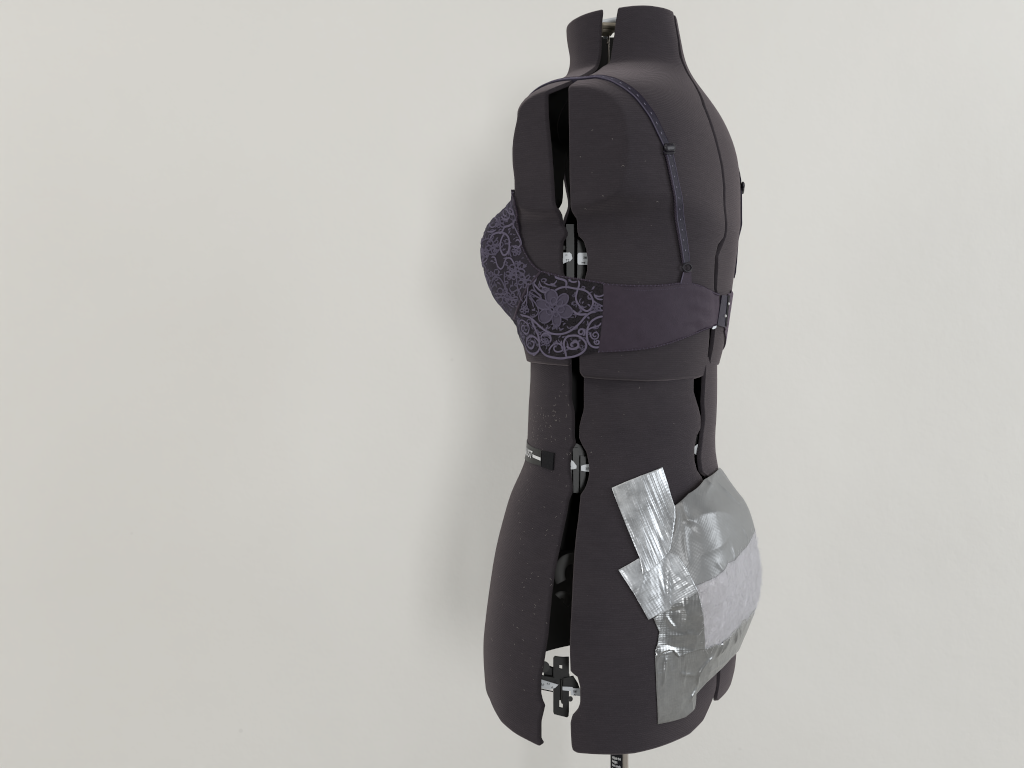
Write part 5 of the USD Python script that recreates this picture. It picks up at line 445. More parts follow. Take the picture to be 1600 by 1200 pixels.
def panel(name, kind, eL, eR, zb, zt, off, thick=.0035, corner=(.004, .004), nu=90, nv=150, label=None):
    """One shell of the form between two upright edges; zb, zt give its lower and upper border by share of its width."""
    u = np.linspace(0, 1, nu); u = .5 - .5 * np.cos(math.pi * u) * (.35) - .5 * (1 - 2 * u) * .65
    v = np.linspace(0, 1, nv); v = .5 - .5 * np.cos(math.pi * v) * (.3) - .5 * (1 - 2 * v) * .7
    U, Vv = np.meshgrid(u, v)
    b, t = zb(u), zt(u)
    width = .22
    for k, ed in ((0, u), (1, 1 - u)):
        x = np.clip(1 - ed * width / corner[k], 0, 1)
        b = b + corner[k] * (1 - np.sqrt(1 - x * x)); t = t - .004 * (1 - np.sqrt(1 - np.clip(1 - ed * width / .004, 0, 1) ** 2))
    Z = b[None] + (t - b)[None] * Vv
    TH = eL(Z) + (eR(Z) - eL(Z)) * U
    P, N = skin(kind, TH, Z)
    dl = np.linalg.norm(np.diff(P, axis=1), axis=2); cl = np.concatenate([np.zeros((nv, 1)), np.cumsum(dl, 1)], 1)
    dv = np.linalg.norm(np.diff(P, axis=0), axis=2); cv = np.concatenate([np.zeros((1, nu)), np.cumsum(dv, 0)], 0)
    e = np.minimum(np.minimum(cl, cl[:, -1:] - cl), np.minimum(cv, cv[-1:] - cv))
    rho = .0032
    x = np.clip(1 - e / rho, 0, 1)
    if callable(off): off = off(np.degrees(TH), Z)[..., None]
    O = P + N * (off - (rho * (1 - np.sqrt(1 - x * x)))[..., None])
    I = P + N * (off - thick - .0003)
    idx = np.arange(nu * nv).reshape(nv, nu)
    q = np.stack([idx[:-1, :-1], idx[:-1, 1:], idx[1:, 1:], idx[1:, :-1]], -1).reshape(-1, 4)
    n = nu * nv
    border = np.r_[idx[0, :], idx[1:, -1], idx[-1, -2::-1], idx[-2:0:-1, 0]]
    rim = I.reshape(-1, 3)[border]
    nb = len(border)
    V = np.vstack([O.reshape(-1, 3), rim])
    k = np.arange(nb); k2 = (k + 1) % nb
    side = np.stack([border[k2], border[k], n + k, n + k2], -1)
    f = np.vstack([q, side])
    f = np.vstack([f[:, [0, 1, 2]], f[:, [0, 2, 3]]])
    uv = np.stack([cl, cv], -1).reshape(-1, 2)
    pr = obj(name, (lift(V), f), M['knit'], form, uv=np.vstack([uv, uv[border]]), label=label)
    fi = q[:, ::-1]
    obj('inner_shell', (lift(I.reshape(-1, 3) - N.reshape(-1, 3) * .0002), np.vstack([fi[:, [0, 1, 2]], fi[:, [0, 2, 3]]])), M['black'], pr, smooth=50)
    return pr


con = lambda a: (lambda u: np.full_like(u, a))


def hem(pts, tl, tr):
    a = np.array(sorted(pts))
    return lambda u: np.interp(tl + (tr - tl) * u, a[:, 0], a[:, 1])


D = DATA
mirror = lambda pts: [[360 - a, b] for a, b in pts]
UL, LL = 0.0, 0.0
cfu = [[1.0, .41], [.6, .30], [.6, .240], [5, .22], [10, .195], [11, .17], [5, .13], [4, .1], [4, 0], [4, -.03]]
cfl = [[4, .05], [3.5, -.37]]
# upper body
fl = curve(D['edge_FLU']); bl = curve(D['edge_BLU']); blr = curve(D['edge_BLUR'])
brl_pts = [[a + w, b] for (a, b), w in zip(D['edge_BLUR'], [4, 3.6, 3.4, 3.2, 3, 2.6, 2.2, 1.8, 1.6, 1.5, 1.4, 1.3, 0, 0, 0, 0, 0, 0, 0, 0, 0, 0])][:12] + D['edge_BRUL'][1:] + [[180.0, .09], [182, .06], [184.5, .03], [188, .0]]
brl = curve(brl_pts)
panel('upper_front_panel', 'U', curve(cfu), fl, hem(D['hem_FLU'] + [[4, .026]], 4, 92), con(.3960), UL, corner=(.006, .003), label='upper front left panel under the lace cup')
panel('upper_back_panel', 'U', bl, blr, hem(D['hem_BLU'], 97, 177), hem([[100, .3945], [140, .3985], [182, .4010]], 110, 182), UL, corner=(.006, .006), nu=120, label='broad upper back panel with the shoulder strap on it')
panel('upper_back_panel', 'U', brl, curve(mirror(D['edge_BLU'])), con(.020), con(.399), UL, corner=(.008, .006), label='narrow strip of upper back panel beyond the centre gap')
panel('upper_front_panel', 'U', curve(mirror(D['edge_FLU'])), lambda z: curve(mirror(cfu))(z), con(.022), con(.4015), UL)
# lower body
cor = lambda pts: pts
panel('lower_front_panel', 'L', curve(cfl), curve(D['edge_FLL']), hem(D['hem_FLL'] + [[30, -.318], [4, -.315]], 4, 88), con(.034), LL, corner=(.02, .003), label='lower front left panel with the waist band on it')
panel('lower_back_panel', 'L', curve(D['edge_BLL']), curve(D['edge_BLLR']), hem(D['hem_BLL'], 98, 175), con(.03), lambda t, z: -.0032 * smooth(z, -.035, .0) * smooth(t, 97, 106) * (1 - .5 * smooth(t, 160, 178)), corner=(.006, .03), nu=110, label='broad lower back panel partly under silver tape')
panel('lower_back_panel', 'L', curve(D['edge_BRLL'] + [[179.5, -.14], [177.5, -.2], [177.5, -.3], [178.5, -.36]]), curve(mirror(D['edge_BLL'])), con(-.336), con(.03), LL, corner=(.02, .006), label='lower back panel beyond the centre gap')
panel('lower_front_panel', 'L', curve(mirror(D['edge_FLL'])), curve(mirror(cfl)), con(-.325), con(.034), LL, corner=(.006, .02))


def at(px, py, y):
    """Point of the form at depth y that was measured at (px, py) on a 1600 x 1200 survey of it."""
    t = 1.1 + y
    return np.array([-.1188 + (px - 800) / 1555.556 * t, y, EYE - (py - 600) / 1555.556 * t])


def plate(pts, y, thick, holes=()):
    """A flat upright plate facing the side of the form, from survey points, thick along y."""
    P = Polygon([at(a, b, y)[[0, 2]] for a, b in pts], [[at(a, b, y)[[0, 2]] for a, b in h] for h in holes])
    m = trimesh.creation.extrude_polygon(P, thick, engine='earcut')
    m.apply_transform(np.array([[1, 0, 0, 0], [0, 0, 1, y], [0, 1, 0, 0], [0, 0, 0, 1.0]]))
    if m.volume < 0: m.invert()
    return m


def word(txt, px, py, y, h, kind_mat, parent, name='lettering', rot=0.0, bold=False, squeeze=1.0):
    m = meshkit.text_mesh(txt, h, .0002, bold)
    T = trimesh.transformations
    m.apply_transform(np.diag([squeeze, 1, 1, 1]))
    m.apply_transform(T.rotation_matrix(rot, [0, 0, 1]))
    m.apply_transform(T.rotation_matrix(math.pi / 2, [1, 0, 0]))
    m.apply_translation(at(px, py, y))
    return obj(name, m, kind_mat, parent, smooth=False)


# neck fittings
rot = trimesh.transformations.rotation_matrix
nk = at(952, 33, -.012)
obj('neck_ring', cat([cyl(nk + [-.012, .003, -.0016], nk + [.016, -.003, .0016], .0032), cyl(nk + [.0, .02, -.001], nk + [0.0, .045, -.001], .003)]), M['whiteplastic'], form)
obj('neck_block', cat([box(at(951, 43, -.008), (.020, .018, .006), .15, .002), box(at(948, 50, -.004), (.014, .016, .005), .15, .0015)]), M['beige'], form)
obj('spindle', cat([cyl(at(951, 54, 0), at(951, 330, 0), .0011, 12), cyl(at(950, 66, 0.0), at(950, 69, 0), .002, 12)]), M['steel'], form)
pole_x = 0.0
pole_r = .0098
obj('stand_pole', cat([cyl((pole_x, 0, .03), (pole_x, 0, EYE - .10), pole_r, 40)]), M['steel'], form)
# the black sticker on the pole
a = np.linspace(math.radians(176), math.radians(284), 22)
zz = np.array([.45, EYE - .352])
V = np.array([[pole_x + (pole_r + .0002) * math.cos(t), (pole_r + .0002) * math.sin(t), z] for z in zz for t in a])
f = [[i, i + 1, 22 + i + 1, 22 + i] for i in range(21)]
sticker = obj('pole_sticker', (V, np.array(f)), M['ink'], form, smooth=True)
rows = [('adjust the', 1185.5), ('height', 1191.5), ('turn knob', 1197.5), ('to lock it', 1203.5)]
ms = []
for txt, py in rows:
    m = meshkit.text_mesh(txt, .0026, .0001, True)
    m.vertices[:, 0] *= .62
    w_ = m.vertices[:, 0].max(); m = m.subdivide()
    ang = math.radians(212) + (m.vertices[:, 0]) / pole_r
    zc = at(960, py, -.008)[2]
    m.vertices = np.stack([pole_x + (pole_r + .0004 + m.vertices[:, 2] * .3) * np.cos(ang), (pole_r + .0004 + m.vertices[:, 2] * .3) * np.sin(ang), zc + m.vertices[:, 1] + (m.vertices[:, 0]) * -.1], 1)
    ms.append(m)
obj('sticker_lettering', cat(ms), M['print'], sticker, smooth=False)
foot = [cyl((0, 0, .02), (0, 0, .09), .022, 24)]
for k in range(5):
    t = 2 * math.pi * k / 5 + .3
    foot.append(cyl((.01 * math.cos(t), .01 * math.sin(t), .06), (.24 * math.cos(t), .24 * math.sin(t), .013), .011, 14))
obj('stand_foot', cat(foot), M['blacksat'], form)

# fittings seen in the side gap and the back gap
YS = -.110
obj('inner_bar', plate([(884.5, 350), (897, 350), (897, 470), (886, 470)], YS, .003), M['blacksat'], form)
obj('inner_bar', plate([(902.5, 374), (914, 380), (915, 470), (901.5, 470)], YS + .001, .003), M['blacksat'], form)
obj('adjuster_wheel', plate([(878, 370), (916, 370), (918, 440), (876, 440)], YS + .014, .006), M['black'], form)
obj('inner_tag', plate([(874.5, 384), (886, 384), (886, 390), (874.5, 390)], YS + .006, .001), M['greystrap'], form)
t1 = obj('size_label', plate([(873.5, 395), (890, 394.5), (893, 397), (894.5, 404), (891, 408), (884, 410), (880, 412), (873.5, 412)], YS - .001, .0007), M['whiteplastic'], form, smooth=False)
t2 = obj('size_label', plate([(902.5, 397), (904, 395), (919, 395), (919, 414), (904, 413.5), (902.5, 411)], YS - .001, .0007), M['whiteplastic'], form, smooth=False)
word('cm', 883, 399.2, YS - .0012, .0011, M['ink'], t1); word('71', 883.5, 408.5, YS - .0012, .0023, M['ink'], t1); word('2', 877.5, 403, YS - .0012, .0020, M['ink'], t1)
word('28', 911, 404, YS - .0012, .0020, M['ink'], t2); word('ins', 908.5, 411.5, YS - .0012, .0018, M['ink'], t2)
# waist
YW = -.1005
obj('adjuster_wheel', plate([(893, 698), (901, 693), (908, 696), (916, 712), (920, 740), (914, 765), (902, 772), (892, 764), (886, 742), (887, 716)], YW + .006, .004), M['blacksat'], form)
obj('inner_bar', plate([(895, 700), (904, 700), (904, 770), (896, 770)], YW, .003), M['blacksat'], form)
obj('inner_bar', plate([(907, 712), (916, 714), (914, 770), (906.5, 770)], YW, .003), M['blacksat'], form)
t3 = obj('size_label', plate([(880, 716), (891, 718), (896, 721), (901, 728), (900.5, 732), (897, 733), (880, 734)], YW - .001, .0007), M['whiteplastic'], form, smooth=False)
t4 = obj('size_label', plate([(908, 728), (912, 726.5), (924, 724.5), (924, 738), (908, 735.5)], YW - .001, .0007), M['whiteplastic'], form, smooth=False)
word('A', 889.6, 729, YW - .0012, .0020, M['ink'], t3); word('23', 914.5, 733.5, YW - .0012, .0020, M['ink'], t4)
obj('gap_shade_plate', plate([(884, 560), (922, 560), (922, 700), (886, 700)], YW + .03, .003), M['black'], form)  # black plates put in for the shade inside the side gap
obj('gap_shade_plate', plate([(880, 765), (925, 765), (915, 860), (868, 860)], YW + .03, .003), M['black'], form)
# hem bracket
YH = -.125
br = obj('hem_bracket', plate([(867, 1026), (880, 1027.5), (889, 1027), (889, 1112), (888.5, 1119), (886, 1121), (866, 1116), (864.5, 1113), (864.5, 1029)], YH, .003,
         [[(874, 1039), (878.5, 1039.5), (878.5, 1046), (874, 1045)], [(874, 1094), (876.5, 1094), (877, 1099), (879.5, 1100), (879.5, 1107), (874, 1106)]]), M['blacksat'], form, smooth=False)
obj('bracket_bolt', cyl(at(877.5, 1062, YH - .0035), at(877.5, 1096, YH - .0035), .0008, 10), M['greystrap'], br)
obj('hem_rail', cat([plate([(838, 1054.5), (866, 1059), (866, 1070), (838, 1061)], YH - .004, .003), plate([(880, 1060), (896, 1057), (903, 1068), (906, 1076), (896, 1075), (880, 1074)], YH - .003, .003), plate([(850, 1045), (854, 1041), (868, 1046), (890, 1055), (890, 1064), (850, 1058)], YH + .006, .006)]), M['blacksat'], form, smooth=False)
t5 = obj('size_label', plate([(838, 1059.5), (872.5, 1070), (868, 1074.5), (859, 1078), (838, 1074)], YH - .006, .0008), M['whiteplastic'], form, smooth=False)
t6 = obj('size_label', plate([(879, 1073), (894, 1073.5), (896, 1075.5), (908, 1076), (908, 1088), (892, 1086), (892, 1080), (879, 1078.5)], YH - .005, .0008), M['whiteplastic'], form, smooth=False)
word('M', 844.5, 1071, YH - .0062, .0024, M['ink'], t5, rot=-.25); word('41', 854, 1069, YH - .0062, .0018, M['ink'], t5, rot=-.25); word('A', 861, 1075, YH - .0062, .0018, M['ink'], t5, rot=-.25)
word('M', 895.5, 1082, YH - .0052, .0024, M['ink'], t6, rot=-.12); word('A', 896, 1087.2, YH - .0052, .002, M['ink'], t6, rot=-.12)
obj('size_label', plate([(840, 1075.2), (864, 1080), (864, 1081.5), (840, 1076.5)], YH - .006, .0008), M['ink'], form, smooth=False)
obj('rail_knob', cyl(at(850, 1042, YH), at(850, 1042, YH + .02), .0055, 20), M['greystrap'], form)
obj('rail_knob', cyl(at(891, 1092, YH), at(891, 1092, YH + .008), .0026, 16), M['greystrap'], form)


def arc_strap(c, r, a0, a1, y, w, t, n=24):
    P, N = [], []
    for q in np.linspace(math.radians(a0), math.radians(a1), n):
        p = at(c[0] + r[0] * math.cos(q), c[1] - r[1] * math.sin(q), y)
        P.append(p); N.append(np.array([0, 1.0, 0]))
    return cord(np.array(P), np.array(N), w, t, k=8, tip=False)


obj('inner_strap', arc_strap((893, 896), (19, 23), 60, 215, -.105, .0055, .0008), M['greystrap'], form)
obj('inner_strap', arc_strap((878, 938), (9, 9), -50, 140, -.10, .0036, .0010), M['greystrap'], form)
# the back of the inside, seen dark through the side gap
core = [cyl((0, 0, EYE - .10), (0, 0, EYE - .02), .022, 28), cyl((0, 0, EYE - .09), (0, 0, EYE + .33), .009, 24)]
obj('core_tube', cat(core), M['black'], form)
obj('adjuster_wheel', cyl((.062, -.03, EYE + .118), (.062, -.03, EYE + .128), .028, 36), M['blacksat'], form)
# back gap tags
yb = -.056
obj('size_label', plate([(1112, 401), (1122, 402), (1122, 412), (1113, 411)], yb, .001), M['whiteplastic'], form, smooth=False)
obj('size_label', plate([(1084, 699), (1090, 694), (1096, 700), (1096, 706), (1093, 714), (1084, 708)], yb, .001), M['whiteplastic'], form, smooth=False)
obj('inner_bar', plate([(1080, 680), (1093, 680), (1093, 750), (1080, 750)], yb + .006, .003), M['black'], form)
obj('inner_bar', plate([(1106, 385), (1130, 385), (1126, 450), (1106, 450)], yb + .006, .003), M['black'], form)

# waist band with its print, part of the form's front panel
q_off = LL + .0004
obj('waist_label', patch('L', [[40, -.0585], [30, -.058], [30, -.072], [40, -.0728]] + [] if False else [[20, -.0555], [35, -.0585], [50, -.0612]] + D['band_waist'][1:5] + [[50, -.0800], [35, -.078], [20, -.0745]], q_off + .0004, .003, .0006), M['blacksat'], form)
obj('fastener_patch', patch('L', D['velcro'], q_off + .0016, .0015, .0018, lambda V, q: (rng.random(len(V)) - .5) * .0006), M['ink'], form)
obj('waist_dash', patch('L', D['dash'], q_off + .0009, .002, .0002), M['print'], form)


def skin_text(txt, th0, z0, h, dz, kind, off, squeeze, material, parent, name):
    m = meshkit.text_mesh(txt, h, .0001, True); m = m.subdivide()
    x, y, d = m.vertices.T
    r = float(radius(kind, math.radians(th0), z0))
    th = math.radians(th0) + x * squeeze / r
    P, N = skin(kind, th, z0 + y + dz * x * squeeze, off + d)
    m.vertices = P + [0, 0, EYE if parent is form else 0]
    return obj(name, m, material, parent, smooth=False)


m_ = D['dash'][0]
for pr_ in [form.GetChild('waist_label'), form.GetChild('fastener_patch'), form.GetChild('waist_dash')]:
    pts = UsdGeom.Mesh(pr_).GetPointsAttr(); v = np.array(pts.Get()); v[:, 2] += EYE; pts.Set(Vt.Vec3fArray.FromNumpy(v.astype(np.float32)))
skin_text('ADJUST', 45.5, -.0722, .0072, -.14, 'L', q_off + .0009, .95, M['print'], form, 'waist_lettering')

# lint caught in the knit
ms = []
for k in range(190):
    if k < 158: th, z = rng.uniform(60, 91), rng.uniform(-.30, .0) if k % 3 else rng.uniform(-.06, -.025)
    else: th, z = rng.uniform(98, 150), rng.uniform(-.2, .3)
    kd, of = ('L', LL + .0003) if z < .0 else ('U', .0003)
    t = rng.uniform(0, math.pi); ln = rng.uniform(.0006, .0022)
    path = [[th, z], [th + math.degrees(ln * math.cos(t) / .12) * .5, z + ln * math.sin(t) * .6], [th + math.degrees(ln * math.cos(t + .6) / .12), z + ln * math.sin(t + .6)]]
    if z < .0 and 98 < th < 150 and z < -.08: continue
    ms.append(skin_cord(kd, path, of, .00012, .00012, .0004, k=4))
m = cat(ms); m.vertices += [0, 0, EYE]
obj('lint', m, M['lint'], form, kind='stuff')

# ---------------------------------------------------------------- the bra
bra = thing('bra', 'dark purple lace bra fastened round the charcoal dress form', 'bra', (0, 0, EYE))
rev = lambda p: p[::-1]
under = D['under']
low_front = [[45, .064], [35, .066], [25, .075], [15, .092], [11, .115]]
neck_line = [[14, .135], [24, .157], [36, .180], [48, .196], [57, .2035]]
cup_poly = D['cup_edge'] + under[1:] + low_front + neck_line
wing_poly = D['wing_top'] + D['seam'][1:] + rev(D['wing_bot'])[1:] + rev(under)[:-1]
band_poly = D['band_top'] + [D['band_end'][1]] + rev(D['band_bot']) + rev(D['seam'])[1:-1]
gore_poly = [[11, .115], [15, .092], [25, .075], [35, .066], [45, .064], under[-1], D['wing_bot'][0], [52, .058], [40, .043], [20, .036], [0, .040], [-20, .036], [-40, .043], [-52, .058]] + [[-D['wing_bot'][0][0], D['wing_bot'][0][1]], [-under[-1][0], under[-1][1]], [-45, .064], [-35, .066], [-25, .075], [-15, .092], [-11, .115], [0, .108]]
mir = lambda pts: [[-a, b] for a, b in pts][::-1]
CUP, WING, BAND = .0030, .0022, .0020
cup = obj('cup', patch('U', cup_poly, CUP, .0035, .0025), M['cupcloth'], bra)
wing = obj('lace_wing', patch('U', wing_poly, WING, .0035, .0007), M['net'], bra)
band = obj('back_band', patch('U', band_poly, BAND, .0035, .0012, lambda V, q: .0020 * (meshkit.fbm(np.stack([q[:, 0] * .09 + V[:, 2] * 25, V[:, 2] * 12, q[:, 0] * 0], 1), 3, 3) - .5) + .0011 * np.exp(-((q[:, 0] - 160) / 9) ** 2) * np.sin(V[:, 2] * 420) ), M['bandm'], bra)
cup2 = obj('cup', patch('U', mir(cup_poly), CUP, .005, .0025), M['cupcloth'], bra)
wing2 = obj('lace_wing', patch('U', mir(wing_poly), WING, .006, .0007), M['net'], bra)
e1, e2 = D['hook'][0], D['hook'][1]
rb = [[e1[0], .0965], [e1[0] + 6, .0985], [198, .102]] + [[360 - a, b] for a, b in rev(D['band_top']) if a < 158] + [[360 - a, b] for a, b in rev(D['seam'])[::-1]][1:-1] + [[360 - a, b] for a, b in D['band_bot'] if a < 158] + [[200, .057], [e2[0] + 4, .0595], [e2[0], .0605]]
band2 = obj('back_band', patch('U', rb, BAND, .005, .0012), M['bandm'], bra)
obj('front_gore', patch('U', gore_poly, .0018, .005, .001), M['cupcloth'], bra)
# the fastening at the back
be = D['band_end']
obj('hook_tape', patch('U', [[be[0][0] - .5, be[0][1] + .001], [e1[0] - 1.2, .0948], [(e1[0] + e2[0]) / 2 - 1.2, .078], [e2[0] - 1.2, .0612], [be[2][0] - .5, be[2][1]]], BAND + .0006, .003, .0016), M['strapm'], bra)
obj('slot_shade_strip', patch('U', [[e1[0] - 2.6, .0940], [e1[0] + 1.0, .0955], [e2[0] + 1.0, .0625], [e2[0] - 2.6, .0632]], BAND + .0012, .002, .0012), M['ink'], bra)  # black strip painted in for the shaded slot between the band ends
for dth, z in D['hookdots']:
    P, N = skin('U', math.radians(dth), z, .0040)
    m = trimesh.creation.icosphere(subdivisions=2, radius=1); m.vertices *= [.0011, .0011, .0015]; m.vertices += P
    obj('hook', m, M['hookm'], bra)
obj('care_tag', patch('U', D['tag'], BAND + .0008, .001, .0006), M['whiteplastic'], bra)


# edge trims: a thin elastic with tiny scallops
def trim(path, off, parent, r=.0006, pic=.0026, material=M['edgem'], amp=.0010):
    q = resample(path, .0013)
    P, N = skin('U', np.radians(q[:, 0]), q[:, 1], off)
    s = np.arange(len(q))
    T = np.gradient(P, axis=0); T /= np.linalg.norm(T, axis=1, keepdims=True)
    S = np.cross(N, T)
    P2 = P + S * (amp * (s % 2 * 2 - 1))[:, None]
    obj('picot_trim', cat([cord(P, N, r * 1.2, r, k=6), cord(P2, N, r * .7, r, k=5)]), M['bandm'], parent)
    obj('trim_stitching', cat([cord(np.linspace(P2[i], P2[i + 1], 3) + N[i] * .0002, np.repeat(N[i:i + 1], 3, 0), r * .7, r, k=5) for i in range(0, len(q) - 1, 3)]), material, parent, kind='stuff')


rowp = [[a, b - .0042] for a, b in D['band_top'][1:-1]]
P_, N_ = on_skin('U', rowp, BAND + .0003, .0011)
obj('stitch_row', cat([cord(np.linspace(P_[i], P_[i + 1], 3), np.repeat(N_[i:i + 1], 3, 0), .00022, .0002, k=4) for i in range(0, len(P_) - 1, 2)]), M['edgem'], band, kind='stuff')
trim(D['band_top'], BAND, band); trim(D['band_bot'], BAND, band)
trim(D['wing_top'], WING, wing); trim(D['cup_edge'], CUP, cup, material=M['edgem'])
trim([[57, .2035]] + neck_line[::-1], CUP, cup, material=M['edgem'])
obj('underwire_channel', skin_cord('U', under, CUP - .0002, .0014, .0008, step=.003), M['bandm'], cup)
# embroidery
for key, w, h in (('lace_thick', .00112, .00034), ('lace_mid', .00080, .00030)):
    for path in D[key]:
        a = np.array(path)
        on_cup = np.mean(a[:, 0]) < 74 and np.mean(a[:, 1]) > .07
        obj('lace_cord', skin_cord('U', path, CUP + .0003 if on_cup else WING + .0003, w * rng.uniform(.85, 1.1), h, .0013, k=7), M['cordm'], cup if on_cup else wing)
tc_, tw_ = [], []
for path in D['lace_thin']:
    a = np.array(path); on_cup = np.mean(a[:, 0]) < 74 and np.mean(a[:, 1]) > .07
    (tc_ if on_cup else tw_).append(skin_cord('U', path, CUP + .0003 if on_cup else WING + .0010, .00080, .0006, .0012, k=5))
for k in range(150):
    th, z = rng.uniform(42, 106), rng.uniform(.035, .195)
    pt = shapely.Point(th * .0023, z)
    on_cup = Polygon(np.array(cup_poly) * [.0023, 1]).buffer(-.005).contains(pt)
    if not on_cup and not Polygon(np.array(wing_poly) * [.0023, 1]).buffer(-.004).contains(pt): continue
    r0 = rng.uniform(.0015, .0042); t0 = rng.uniform(0, 6.3); e0 = rng.uniform(.5, 1); tn = rng.choice([4.5, 6.2, 8.5]); w0 = rng.uniform(0, .25); nw = rng.integers(4, 7)
    path = [[th + math.degrees(r0 * (1 - .35 * q) * (1 + w0 * math.cos(nw * tn * q)) * math.cos(t0 + tn * q) / .12), z + e0 * r0 * (1 - .35 * q) * (1 + w0 * math.cos(nw * tn * q)) * math.sin(t0 + tn * q)] for q in np.linspace(0, 1, 18)]
    (tc_ if on_cup else tw_).append(skin_cord('U', path, (CUP if on_cup else WING) + .0002, rng.uniform(.0004, .0007), .0004, .0009, k=5))
obj('lace_thread', cat(tc_), M['threadm'], cup, kind='stuff'); obj('lace_thread', cat(tw_), M['threadm'], wing, kind='stuff')
for path in D['petals']:
    obj('lace_petal', patch('U', path, WING + .0006, .002, .0004), M['petalm'], wing)
# petals of the big flower are filled, and leaves between the scrolls
leafs = {id(cup): [], id(wing): []}
cp, wp = Polygon(np.array(cup_poly) * [.0023, 1]), Polygon(np.array(wing_poly) * [.0023, 1])
for k in range(900):
    th, z = rng.uniform(20, 106), rng.uniform(.03, .2)
    pt = shapely.Point(th * .0023, z)
    par = cup if cp.buffer(-.003).contains(pt) else wing if wp.buffer(-.002).contains(pt) else None
    if par is None: continue
    t = rng.uniform(0, 2 * math.pi); ln = rng.uniform(.0025, .0055)
    cu = rng.uniform(-1.2, 1.2)
    path = [[th + math.degrees(ln * s * math.cos(t + cu * s) / .12), z + ln * s * math.sin(t + cu * s)] for s in np.linspace(0, 1, 5)]
    leafs[id(par)].append(skin_cord('U', path, (CUP if par is cup else WING) + .0001, rng.uniform(.0005, .0011), .00035, .0012, k=5, taper=True))
obj('lace_sprig', cat(leafs[id(cup)]), M['threadm'], cup, kind='stuff'); obj('lace_sprig', cat(leafs[id(wing)]), M['threadm'], wing, kind='stuff')
# scrolls on the front of the cups and the front band, turned away from the camera
ms = []
for sg in (1, -1):
    for k in range(34):
        th, z = rng.uniform(14, 46), rng.uniform(.075, .185)
        if not cp.buffer(-.006).contains(shapely.Point(th * .0023, z)): continue
        r0 = rng.uniform(.003, .008); t0 = rng.uniform(0, 6)
        ms.append(skin_cord('U', [[sg * (th + math.degrees(r0 * (1 - .7 * s) * math.cos(t0 + 8 * s) / .12)), z + r0 * (1 - .7 * s) * math.sin(t0 + 8 * s)] for s in np.linspace(0, 1, 14)], CUP + .0003, .0011, .0006, .0016, k=6))
obj('lace_scroll', cat(ms), M['cordm'], cup, kind='stuff')


# straps
def mid(a, b, n=24):
    a, b = np.array(a, float), np.array(b, float)
    r = lambda q: np.stack([np.interp(np.linspace(0, 1, n), np.linspace(0, 1, len(q)), q[:, k]) for k in (0, 1)], 1)
    return (r(a) + r(b)) / 2


up = mid(D['strapL'][2:], D['strapR'][2:]).tolist()
dn = mid(D['strap2L'], D['strap2R']).tolist()
front = [[60, .199], [53, .215], [47, .240], [46, .268], [50, .290], [58, .304], [69, .3095], [80, .3085], [90, .3055], [99, .3015]]


def ribbon(path, off, w, t, parent, name, material, step=.0025):
    q = resample(path, step)
    P, N = skin('U', np.radians(q[:, 0]), q[:, 1], off)
    ker = np.ones(5) / 5
    N = np.stack([np.convolve(np.pad(N[:, k], 2, mode='edge'), ker, 'valid') for k in range(3)], 1); N /= np.linalg.norm(N, axis=1, keepdims=True)
    T = np.gradient(P, axis=0); T /= np.linalg.norm(T, axis=1, keepdims=True)
    S = np.cross(N, T)
    pr = [(-w / 2, -.004), (-w / 2, t), (w / 2, t), (w / 2, -.004)]
    V = np.concatenate([P[:, None] + S[:, None] * np.array([a for a, b in pr])[None, :, None] + N[:, None] * np.array([b for a, b in pr])[None, :, None]]).reshape(-1, 3)
    f = []
    for i in range(len(P) - 1):
        for j in range(4):
            A, B = i * 4 + j, i * 4 + (j + 1) % 4
            f.append([A, A + 4, B + 4, B])
    n = len(P) - 1
    f += [[0, 1, 2, 3], [n * 4 + 3, n * 4 + 2, n * 4 + 1, n * 4]]
    o = obj(name, (V, np.array(f)), material, parent, smooth=30)
    return o, P + N * t, N, S


